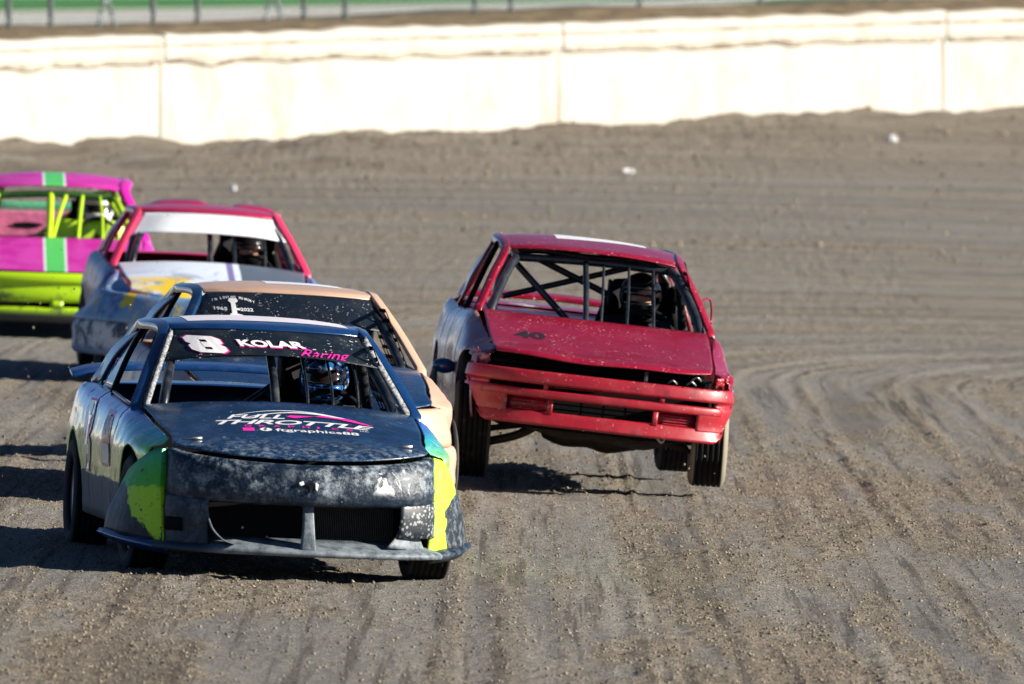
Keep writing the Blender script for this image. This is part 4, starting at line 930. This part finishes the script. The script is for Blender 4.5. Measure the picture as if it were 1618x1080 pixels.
C4.strip('spoiler', [(-.66, 3.55, 1.02), (0, 3.60, 1.05), (.66, 3.55, 1.02)], (0, .07, .01), (0, 0, .016), M['r_red'], n=16)
C4.surf('tail_panel', [[(-.68, 3.75, .97), (0, 3.80, .985), (.68, 3.75, .97)], [(-.72, 3.80, .7), (0, 3.86, .7), (.72, 3.80, .7)], [(-.70, 3.76, .36), (0, 3.82, .36), (.70, 3.76, .36)]], M['r_red'], 17, 9)
seat(C4, .36, 1.60, .50, M['inner']); steering(C4, .36, 1.08, .93, M['inner'])
driver(C4, .345, 1.60, .535, 'driver in black open-visor helmet inside the red number 40 sedan', M['helm_black'], None, True, patches=[(.03, -.125, .30, .045, .03, M['bluepatch']), (.14, -.10, .36, .035, .025, M['bluepatch']), (-.13, -.10, .34, .03, .02, M['bluepatch'])])
hm4 = on(h4, 0, 1, .006, (0, 0, 1))
put_text(C4, A, '40', hm4, -.54, -.345, -.09, .17, M['blackvinyl'], .04, 0); 
for o in A.children:
    if o.name.startswith('lettering'): C4.b(o); o.name = 'hood_number'
M['r_white'] = paint('white roof number', (.80, .80, .84), .4, .2, .05, False)
r4 = on(C4.roof, 0, 1, .006, (0, 0, 1)); V = [r4(x, y + .2 * x) for x in np.linspace(-.22, .36, 9) for y in np.linspace(1.66, 2.35, 8)]
C4.b(mesh('roof_number_panel', V, quads(9, 8), M['r_white'], A))
# underside
C4.surf('oil_pan', [[(-.34, .05, .36), (-.2, .0, .33), (0, .0, .34), (.2, .02, .32), (.38, .02, .36)], [(-.29, .06, .25), (-.18, .05, .215), (0, .05, .225), (.12, .06, .20), (.31, .08, .235)], [(-.26, .30, .25), (-.1, .3, .215), (0, .30, .22), (.14, .3, .2), (.28, .30, .24)], [(-.32, .46, .35), (-.1, .46, .34), (0, .46, .34), (.1, .46, .34), (.32, .46, .35)]], M['rust'], 13, 13, .01)
C4.strip('subframe', [(-.60, -.22, .37), (-.42, -.2, .325), (-.2, -.18, .285), (.05, -.18, .29), (.3, -.2, .265), (.45, -.2, .31), (.60, -.22, .37)], (0, .06, 0), (0, 0, .03), M['rust'], n=30)
C4.strip('tow_hook', [(.36, -.5, .34), (.40, -.52, .305), (.43, -.5, .34)], (0, .01, 0), (0, 0, .01), M['metal'], n=8)
for sg in (-1, 1):
    tube('control_arm', [(sg * .28, .05, .36), (sg * .45, .0, .27), (sg * .64, 0, .22)], .028, M['rust'], A, n=8); tube('drive_shaft', [(sg * .2, .12, .36), (sg * .64, .05, .30)], .02, M['rust'], A, n=4)
    tube('rear_arm', [(sg * .35, 2.0, .34), (sg * .62, 2.44, .28)], .025, M['rust'], A, n=4)
tube('exhaust_pipe', [(-.05, .4, .27), (.05, 1.5, .26), (.3, 3.4, .30)], .025, M['rust'], A, n=12)
for x, y, st, ty in ((-.735, 0, -3, 'tyre'), (.735, 0, -3, 'tyre_dusty'), (-.735, 2.46, 0, 'tyre'), (.735, 2.46, 0, 'tyre')): wheel(A, x, y, .30, .215, st, 1.0, ty, 'rim_dark')
# ================================================================== shared coupe body for the cars behind
def coupe(car, m, seat_m=None, cage='cage', spoil=True, flare=0.0, k=1.0, cage_extra=None):
    c = car; R = c.root
    S = lambda x: x * k
    hd = c.surf('hood', hood_rows([(-.77, .620), (-.66, .665), (-.45, .715), (-.1, .795), (.15, .858), (.31, .890)], [(-.52, S(.645), .665), (-.48, S(.664), .685), (-.3, S(.655), .722), (0, S(.685), .770), (.3, S(.70), .812), (.56, S(.712), .842)]), m['hood'], 33, 25, .008)
    c.setside([(-.52, S(.655), .66), (-.3, S(.68), .712), (0, S(.705), .760), (.3, S(.72), .800), (.56, S(.735), .828), (.75, S(.757), .825), (1.5, S(.748), .86), (2.3, S(.735), .890), (3.0, S(.755), .888), (3.55, S(.66), .86)],
              [(-.52, S(.72)), (-.3, S(.80)), (0, S(.845)), (.7, S(.85)), (2.0, S(.85)), (2.62, S(.855)), (3.1, S(.83)), (3.55, S(.72))], .58, .215, [(0, .30, .355), (2.62, .30, .345)])
    for sg in (-1, 1):
        c.panel('front_fender', -.50, .715, sg, m['fender'], dentF); c.panel('door', .725, 1.80, sg, m['door'], dentF); c.panel('rear_quarter', 1.81, 3.55, sg, m['door'], dentF)
    P = [(S(a), b) for a, b in [(-.80 - flare, .02 if flare else -.30), (-.765 - flare * .85, -.36), (-.64 - flare * .5, -.62), (-.38, -.78), (0, -.84), (.38, -.78), (.64 + flare * .5, -.62), (.765 + flare * .85, -.36), (.80 + flare, .02 if flare else -.30)]]
    c.plan = P
    c.band('nose_cover', P, lambda u: [(-.05 - 1.15 * flare * c2(u) ** 2, .655 + .75 * flare * c2(u) ** 9 - .03 * (1 - c2(u) ** 2)), (-.9 * flare * c2(u) ** 2, .620 + .03 * c2(u) + .5 * flare * c2(u) ** 9), (.035 - .5 * flare * c2(u) ** 2, .545), (.05 - .2 * flare * c2(u) ** 2, .48), (.05, .44), (.03, .43), (-.02, .428)], .0 if flare else .06, 1 if flare else .94, m['nose'], 54, .01, None, 18)
    c.band('bumper', P, lambda u: [(-.01, .435), (.035, .42), (.05, .36), (.045, .28), (.05, .22), (.03, .18), (-.02, .172)], 0, 1, m['bumper'], 54, .01, None, 16)
    c.greenhouse((S(.742), .60, .835), (S(.515), 1.25, 1.232), (0, 1.12, 1.250), (S(.52), 2.40, 1.225), (0, 2.46, 1.262), (S(.70), 2.98, .898), m['roof'], m['pillar'], mid=((S(.545), 1.85, 1.262), (0, 1.85, 1.303)))
    c.shell(S(.66), -.55, 3.3, (.6, .83), .92, floor=.17, fw=.52, mat=m.get('inner'))
    for sg in (-1, 1):
        f = lambda x, y, z: (sg * S(x), y, z)
        c.strip('door_pillar', [f(.748, 1.72, .87), f(.66, 1.78, 1.08), f(.572, 1.83, 1.24)], (0, .035, 0), (sg * .012, 0, .004), m.get('door_pillar', m['pillar']), n=8)
    c.surf('rear_deck', [[(S(-.70), 2.95, .885), (0, 2.88, .90), (S(.70), 2.95, .885)], [(S(-.69), 3.3, .885), (0, 3.3, .91), (S(.69), 3.3, .885)], [(S(-.62), 3.55, .86), (0, 3.62, .88), (S(.62), 3.55, .86)]], m['deck'], 17, 9)
    c.surf('tail_panel', [[(S(-.66), 3.55, .86), (0, 3.62, .88), (S(.66), 3.55, .86)], [(S(-.70), 3.60, .5), (0, 3.68, .5), (S(.70), 3.60, .5)], [(S(-.68), 3.56, .25), (0, 3.62, .25), (S(.68), 3.56, .25)]], m['deck'], 17, 9)
    cm = M[cage]; T = lambda P, r=.022, **q: c.tube('cage_bar', P, r, cm, **q)
    T([(S(-.60), .62, .80), (S(-.575), .72, .93), (S(-.515), 1.02, 1.09), (S(-.45), 1.25, 1.17), (S(-.42), 1.75, 1.20)], .026); T([(S(.64), .62, .80), (S(.60), .74, .93), (S(.53), 1.02, 1.10), (S(.46), 1.25, 1.18), (S(.43), 1.75, 1.20)], .026)
    T([(S(-.45), 1.25, 1.17), (0, 1.22, 1.195), (S(.46), 1.25, 1.18)]); T([(0, .60, .80), (.005, .78, .97), (.012, 1.20, 1.19)], .022)
    T([(S(-.58), 1.80, .3), (S(-.57), 1.8, .8), (S(-.43), 1.78, 1.19), (0, 1.77, 1.22), (S(.44), 1.78, 1.19), (S(.58), 1.8, .8), (S(.58), 1.8, .3)], .024, n=40)
    for x in (.19, .42): T([(x, .62, .80), (x + .004, .80, .98), (x - .005, 1.10, 1.16)], .011)
    T([(.62, .75, .72), (.64, 1.3, .70), (.60, 1.8, .72)], .022); T([(-.62, .75, .62), (-.64, 1.3, .60), (-.58, 1.8, .62)], .022); T([(.42, 1.80, 1.17), (.50, 2.85, .80)]); T([(-.42, 1.80, 1.17), (-.50, 2.85, .80)])
    seat(c, .34, 1.50, .38, seat_m or M['inner']); steering(c, .34, .98, .80, M['inner'])
    for x, y in ((-.755, 0), (.755, 0), (-.755, 2.62), (.755, 2.62)): wheel(R, S(x), y, .30, .205, 2 if y == 0 else 0, 0, 'tyre', 'rim_dark')
    return hd
def sun_strip(c, mat, drop=0, k=1.0):
    return c.surf('sun_strip', [[(-.612 * k, .955, 1.058 - drop), (-.4 * k, .885, 1.088 - drop), (-.2 * k, .865, 1.098 - drop), (0, .86, 1.102 - drop), (.2 * k, .865, 1.098 - drop), (.4 * k, .885, 1.088 - drop), (.618 * k, .955, 1.060 - drop)],
                  [(-.50 * k, 1.225, 1.226), (-.33 * k, 1.145, 1.238), (-.16 * k, 1.115, 1.244), (0, 1.105, 1.246), (.16 * k, 1.115, 1.244), (.33 * k, 1.145, 1.238), (.50 * k, 1.225, 1.226)]], mat, 33, 9, .005)

# ------------------------------------------------------------------ tan car behind the navy one
M['t_tan'] = paint('tan paint', (.50, .33, .235), .45, .2, .12, True, chips=.2, chipcol=(.3, .3, .3))
M['t_visor'] = paint('black tan-car sun strip', (.004, .009, .017), .4, .05, .03, False, chips=.3, chipcol=(.45, .42, .40))
M['t_blue'] = paint('dark blue hood', (.003, .028, .085), .25, .5, .1, False)
TN = Car('race_car', 'tan car with black memorial sun strip, hidden behind the navy car', (-1.224, 72.3, gz(-1.224, 72.3) - .02), 8, 2.8, group='race cars on the dirt track')
coupe(TN, dict(door_pillar=M['black'], hood=M['t_blue'], fender=M['t_tan'], door=M['t_tan'], nose=M['t_tan'], bumper=M['t_tan'], roof=M['t_tan'], pillar=M['t_tan'], deck=M['t_tan']))
tv = sun_strip(TN, M['t_visor'], .02); tm = on(tv, 0, 2, .006, (0, -1, .5)); wv = M['white']
put_text(TN, TN.root, '1965', tm, -.46, -.385, 1.135, .018, wv, .02); put_text(TN, TN.root, '2022', tm, -.31, -.235, 1.135, .018, wv, .02); put_text(TN, TN.root, 'KERRY L WARE', tm, -.45, -.245, 1.085, .016, wv, .02)
for k, chx in enumerate('IN LOVING MEMORY'):
    if chx == ' ': continue
    a = (k - 7.5) / 7.5; x = -.348 + .115 * a; V, Fc = flat_text(chx, .02); V = V / .73 * .014
    mesh('lettering', [tm(x + p, 1.205 - .022 * a * a + q) for p, q in V], Fc, wv, TN.root, smooth=False)
for P in ([(-.365, 1.205), (-.325, 1.205), (-.318, 1.19), (-.335, 1.178), (-.332, 1.15), (-.31, 1.148), (-.31, 1.138), (-.332, 1.138), (-.33, 1.118), (-.30, 1.112), (-.30, 1.103), (-.375, 1.103), (-.372, 1.115), (-.36, 1.12), (-.36, 1.178), (-.375, 1.19)],):
    mesh('emblem', [tm(*p) for p in P], [tuple(range(len(P)))], wv, TN.root, smooth=False)
tr = on(TN.roof, 0, 1, .006, (0, 0, 1)); V = [tr(x, y) for x in np.linspace(-.1, .36, 8) for y in np.linspace(1.5, 2.2, 8)]
mesh('roof_number_panel', V, quads(8, 8), M['r_white'], TN.root)
side_patch('sticker', .28, .62, .62, .72, M['f_stick'], f=lambda a, b: np.array([TN.side_x(a, b) + .006, a, b]), par=TN.root)
side_patch('sticker_print', .33, .57, .65, .69, M['bluepatch'], f=lambda a, b: np.array([TN.side_x(a, b) + .009, a, b]), par=TN.root)
driver(TN, .345, 1.50, .385, 'driver in black helmet hidden behind the black strip of the tan car', M['helm_black'], M['visor'])

# ------------------------------------------------------------------ red and white car, third back
M['w_red'] = paint('crimson roof', (.38, .006, .055), .35, .3, .08, False)
M['w_pink'] = paint('pinkish red pillar', (.62, .03, .10), .35, .3, .05, False)
M['w_white'] = paint('white sun strip', (.74, .78, .82), .4, .2, .10, False)
t = NT('white hood with yellow flames'); s = t.sep(); n1 = t.noise(4, 5, .65); n2 = t.noise(5, 5, .7, None, .8)
c = t.mix(t.math('MULTIPLY', t.ramp(n2, .5, .62), t.ramp(s[1], .2, -.3)), (.66, .74, .86), (.08, .22, .50))
c = t.mix(t.math('MULTIPLY', t.ramp(t.math('ADD', s[0], t.math('MULTIPLY', n1, .25)), .02, -.12), t.math('MULTIPLY', t.ramp(n1, .38, .5), t.ramp(s[1], -.05, -.3))), c, (.78, .55, .02))
c = t.mix(t.ramp(t.math('ADD', s[0], t.math('MULTIPLY', n1, .02)), .20, .21), c, (.09, .12, .16)); c = t.mix(t.math('MULTIPLY', t.ramp(s[0], .09, .10), t.ramp(s[0], .15, .14)), c, (.20, .17, .38))
M['w_hood'] = t.fin(c, .4, 0, .2)
t = NT('blue smeared fender'); s = t.sep(); n1 = t.noise(4.5, 5, .65, None, .6); n2 = t.noise(7, 5, .7, None, .5, (1, 1, .4))
c = t.mix(t.ramp(n1, .42, .55), (.09, .20, .42), (.22, .36, .52)); c = t.mix(t.math('MULTIPLY', t.ramp(n2, .54, .62), t.ramp(s[2], .42, .5)), c, (.72, .56, .03))
c = t.mix(t.math('MULTIPLY', t.ramp(n1, .60, .66), t.ramp(s[2], .5, .62)), c, (.45, .05, .08)); c = t.mix(t.math('MULTIPLY', t.ramp(s[1], -.3, .1), t.ramp(n1, .45, .55)), c, (.06, .04, .22))
c = t.mix(t.math('MULTIPLY', t.ramp(n2, .56, .66), t.ramp(s[2], .44, .36)), c, (.62, .62, .60))
M['w_fender'] = t.fin(c, .45, 0, .2)
t = NT('scraped white bumper'); s = t.sep(); n1 = t.noise(5, 6, .7, None, .5); c = t.mix(t.ramp(n1, .44, .58), (.05, .07, .10), (.58, .59, .58)); c = t.mix(t.ramp(s[2], .25, .19), c, (.22, .30, .42)); M['w_bumper'] = t.fin(c, .6, 0)
TH = Car('race_car', 'crimson roofed car with white sun strip and blue yellow smeared nose', (-2.29, 93.2, gz(-2.29, 93.2) + .04), 5, 3.2, group='race cars on the dirt track')
coupe(TH, dict(hood=M['w_hood'], fender=M['w_fender'], door=M['w_fender'], nose=M['w_fender'], bumper=M['w_bumper'], roof=M['w_red'], pillar=M['w_pink'], deck=M['w_red'], inner=plain('red interior', (.25, .008, .012), .6)), flare=.20)
sun_strip(TH, M['w_white'])
for x0, x1 in ((-.42, .10), (.24, .62)):
    n = 12; V = []
    for i in range(n + 1):
        x = x0 + (x1 - x0) * i / n; e = 1 - abs(2 * i / n - 1) ** 4; q = min(abs(x) / .55, 1)
        for y, z in ((2.05, 1.28 - .04 * q), (2.25, 1.29 + .03 * e - .03 * q), (2.42, 1.285 + .05 * e - .03 * q)): V.append((x * .97, y, z))
    TH.b(mesh('roof_scoop', V, quads(n + 1, 3), M['w_red'], TH.root, thick=.012))
driver(TH, .345, 1.50, .365, 'driver in black helmet inside the crimson roofed car', M['helm_black'], None, True)

# ------------------------------------------------------------------ pink and lime car at the left edge
PK = (.62, .012, .36); t = NT('hot pink with green stripe'); s = t.sep(); n1 = t.noise(3, 4, .6)
c = t.mix(t.ramp(n1, .4, .6), (.58, .012, .33), (.66, .05, .42)); ax = t.math('ABSOLUTE', t.math('ADD', s[0], .01)); c = t.mix(t.ramp(ax, .100, .096), c, (.72, .82, .80)); c = t.mix(t.ramp(ax, .080, .076), c, (.10, .62, .12))
M['p_pink'] = t.fin(c, .35, 0, .35); t.bump(n1, .3, .03)
M['p_side'] = paint('hot pink side', PK, .35, .35, .06, True)
t = NT('lime bumper'); s = t.sep(); n1 = t.noise(7, 6, .7); c = t.mix(t.math('MULTIPLY', t.ramp(n1, .5, .66), t.ramp(s[2], .46, .36)), (.42, .68, .004), (.06, .10, .03)); c = t.mix(t.ramp(s[2], .24, .17), c, (.03, .035, .03)); M['p_lime'] = t.fin(c, .4, 0, .2)
M['p_net'] = paint('lime panel', (.48, .72, .03), .5, .1, .05, False); M['p_mint'] = plain('mint green bar', (.10, .55, .25), .5); M['p_rose'] = plain('rose pink bulkhead', (.70, .18, .36), .5)
PKC = Car('race_car', 'hot pink and lime car with green centre stripe at the left edge', (-3.86, 104, gz(-3.86, 104) + .02), 3, 1.5, group='race cars on the dirt track')
c = PKC; R = c.root
c.surf('hood', hood_rows([(-.72, .545), (-.62, .565), (-.4, .61), (-.05, .69), (.25, .76), (.45, .805)], [(-.62, .70, .56), (-.56, .71, .575), (-.3, .72, .625), (0, .725, .69), (.3, .73, .755), (.6, .735, .80)]), M['p_pink'], 33, 21, .008)
c.setside([(-.62, .715, .555), (-.3, .735, .62), (0, .74, .685), (.3, .745, .75), (.62, .755, .79), (1.5, .77, .82), (2.4, .765, .85), (3.1, .75, .85), (3.9, .70, .83)], [(-.62, .80), (-.3, .84), (0, .86), (.7, .87), (2.2, .87), (3.0, .86), (3.9, .80)], .5, .2, [(0, .29, .35), (2.7, .29, .35)])
for sg in (-1, 1):
    c.panel('front_fender', -.60, .60, sg, M['p_side']); c.panel('door', .61, 1.8, sg, M['p_side']); c.panel('rear_quarter', 1.81, 3.9, sg, M['p_side'])
P = [(-.83, -.40), (-.80, -.60), (-.70, -.74), (-.4, -.82), (0, -.85), (.4, -.82), (.70, -.74), (.80, -.60), (.83, -.40)]
c.band('bumper_top', P, lambda u: [(-.06, .525), (0, .53), (.03, .51), (.035, .46), (.015, .44), (.02, .40), (.03, .36), (.025, .305), (-.01, .295)], 0, 1, M['p_lime'], 50, .01, None, 20)
c.band('bumper_lip', P, lambda u: [(-.03, .245), (.02, .24), (.035, .21), (.03, .155), (0, .13), (-.03, .125)], 0, 1, M['p_lime'], 50, .01, None, 12)
for u in (.03, .5, .97): c.band('bumper_post', P, lambda v: [(.02, .31), (.03, .27), (.02, .235)], max(0, u - .025), min(1, u + .025), M['p_lime'], 4, .01)
c.box('bumper_core', (-.70, -.62, .13), (.70, -.58, .52), M['black'])
c.greenhouse((.765, .62, .80), (.57, 1.28, 1.20), (0, 1.2, 1.235), (.56, 2.55, 1.25), (0, 2.62, 1.295), (.72, 3.1, .86), M['p_pink'], M['p_side'], mid=((.60, 1.9, 1.285), (0, 1.9, 1.335)), pw=.04)
c.shell(.68, -.5, 3.4, (.66, .80), .86, floor=.17, deck=(3.05, 3.6), fw=.56, mat=plain('dark green interior', (.004, .035, .018), .6))
c.surf('rear_deck', [[(-.72, 3.1, .84), (0, 3.05, .86), (.72, 3.1, .84)], [(-.70, 3.9, .82), (0, 3.95, .84), (.70, 3.9, .82)]], M['p_side'], 13, 7)
c.surf('tail_panel', [[(-.70, 3.9, .82), (0, 3.95, .84), (.70, 3.9, .82)], [(-.72, 3.92, .25), (0, 3.97, .25), (.72, 3.92, .25)]], M['p_side'], 13, 7)
c.box('rear_bulkhead_panel', (-.60, 3.0, .76), (.30, 3.03, .98), M['p_rose'], .01); c.strip('rear_bar', [(-.68, 3.3, 1.03), (.68, 3.3, 1.03)], (0, .03, 0), (0, 0, .028), M['p_mint'], n=4)
V = [(-.21 + .135 * math.cos(a), 2.992, .865 + .022 * math.sin(a)) for a in np.linspace(0, 6.28, 25)[:-1]]; c.b(mesh('bulkhead_hole', V, [tuple(range(24))], M['black'], R, smooth=False, thick=.004))
lm_ = M['limecage']; T = lambda P, r=.024, **q: c.tube('cage_bar', P, r, lm_, **q)
T([(-.62, .66, .74), (-.58, .9, .95), (-.50, 1.25, 1.14), (-.48, 1.8, 1.2)], .03); T([(.64, .66, .74), (.60, .9, .95), (.51, 1.25, 1.14), (.48, 1.8, 1.2)], .03); c.tube('header_bar', [(-.5, 1.27, 1.14), (0, 1.25, 1.165), (.51, 1.27, 1.14)], .03, plain('shaded lime bar', (.02, .09, .015), .5))  # header bar coloured dark green to paint in its shade
T([(-.06, .68, .74), (-.045, .9, .95), (-.04, 1.25, 1.16)], .03); T([(-.03, .7, .76), (.03, .95, .98), (.09, 1.22, 1.15)], .018); T([(.19, .7, .76), (.21, .95, .98), (.23, 1.22, 1.15)], .018); T([(.40, .7, .76), (.40, .95, .98), (.38, 1.22, 1.15)], .012)
T([(-.60, 1.85, .3), (-.58, 1.85, .85), (-.48, 1.85, 1.2), (0, 1.85, 1.24), (.48, 1.85, 1.2), (.58, 1.85, .85), (.60, 1.85, .3)], .026, n=40); T([(-.55, 1.85, .5), (.42, 1.85, 1.18)])
T([(.47, 1.3, 1.12), (.60, 1.55, .9), (.62, 1.7, .7)], .03); T([(-.48, 1.3, 1.12), (-.60, 1.6, .8)], .03); T([(.45, 1.87, 1.18), (.52, 3.0, .8)]); T([(-.45, 1.87, 1.18), (-.52, 3.0, .8)])
c.surf('driver_tub_panel', [[(0, 1.05, .70), (.62, 1.05, .70)], [(.02, 1.1, .955), (.60, 1.1, .945)]], M['p_net'], 5, 5, .01)
seat(c, .36, 1.65, .38, M['inner']); steering(c, .36, 1.0, .82, M['inner'])
driver(c, .375, 1.65, .42, 'driver in white helmet inside the pink and lime car', M['helm_white'], M['visor'], patches=[(-.1, -.12, .36, .03, .04, M['white'])])
for x, y in ((-.765, 0), (.765, 0), (-.765, 2.7), (.765, 2.7)): wheel(R, x, y, .30, .205, 0, 0, 'tyre', 'rim_dark')

# driver-side window nets
def net(c, x0, z0, x1, z1, y0, y1):
    for i in range(7):
        f = i / 6; x = x0 + (x1 - x0) * f; z = z0 + (z1 - z0) * f; c.strip('net_strap', [(x, y0, z), (x, y1, z)], (.002, 0, 0), (0, 0, .011), M['black'], n=2, bevel=0)
    for i in range(7):
        y = y0 + (y1 - y0) * i / 6; c.strip('net_strap', [(x0 + .003, y, z0), (x1 + .003, y, z1)], (.002, 0, 0), (0, .011, 0), M['black'], n=2, bevel=0)
net(F_, .69, .84, .54, 1.18, .95, 1.68); net(TN, .69, .84, .54, 1.18, .85, 1.68); net(C4, .70, .96, .57, 1.33, 1.0, 1.5)

for o in TN.root.children:                      # left pillar rail and rear pillar of the tan car recoloured dark blue
    if o.name.split('.')[0] in ('pillar_rail', 'rear_pillar') and np.mean([v.co.x for v in o.data.vertices]) < 0: o.data.materials[0] = M['t_blue']
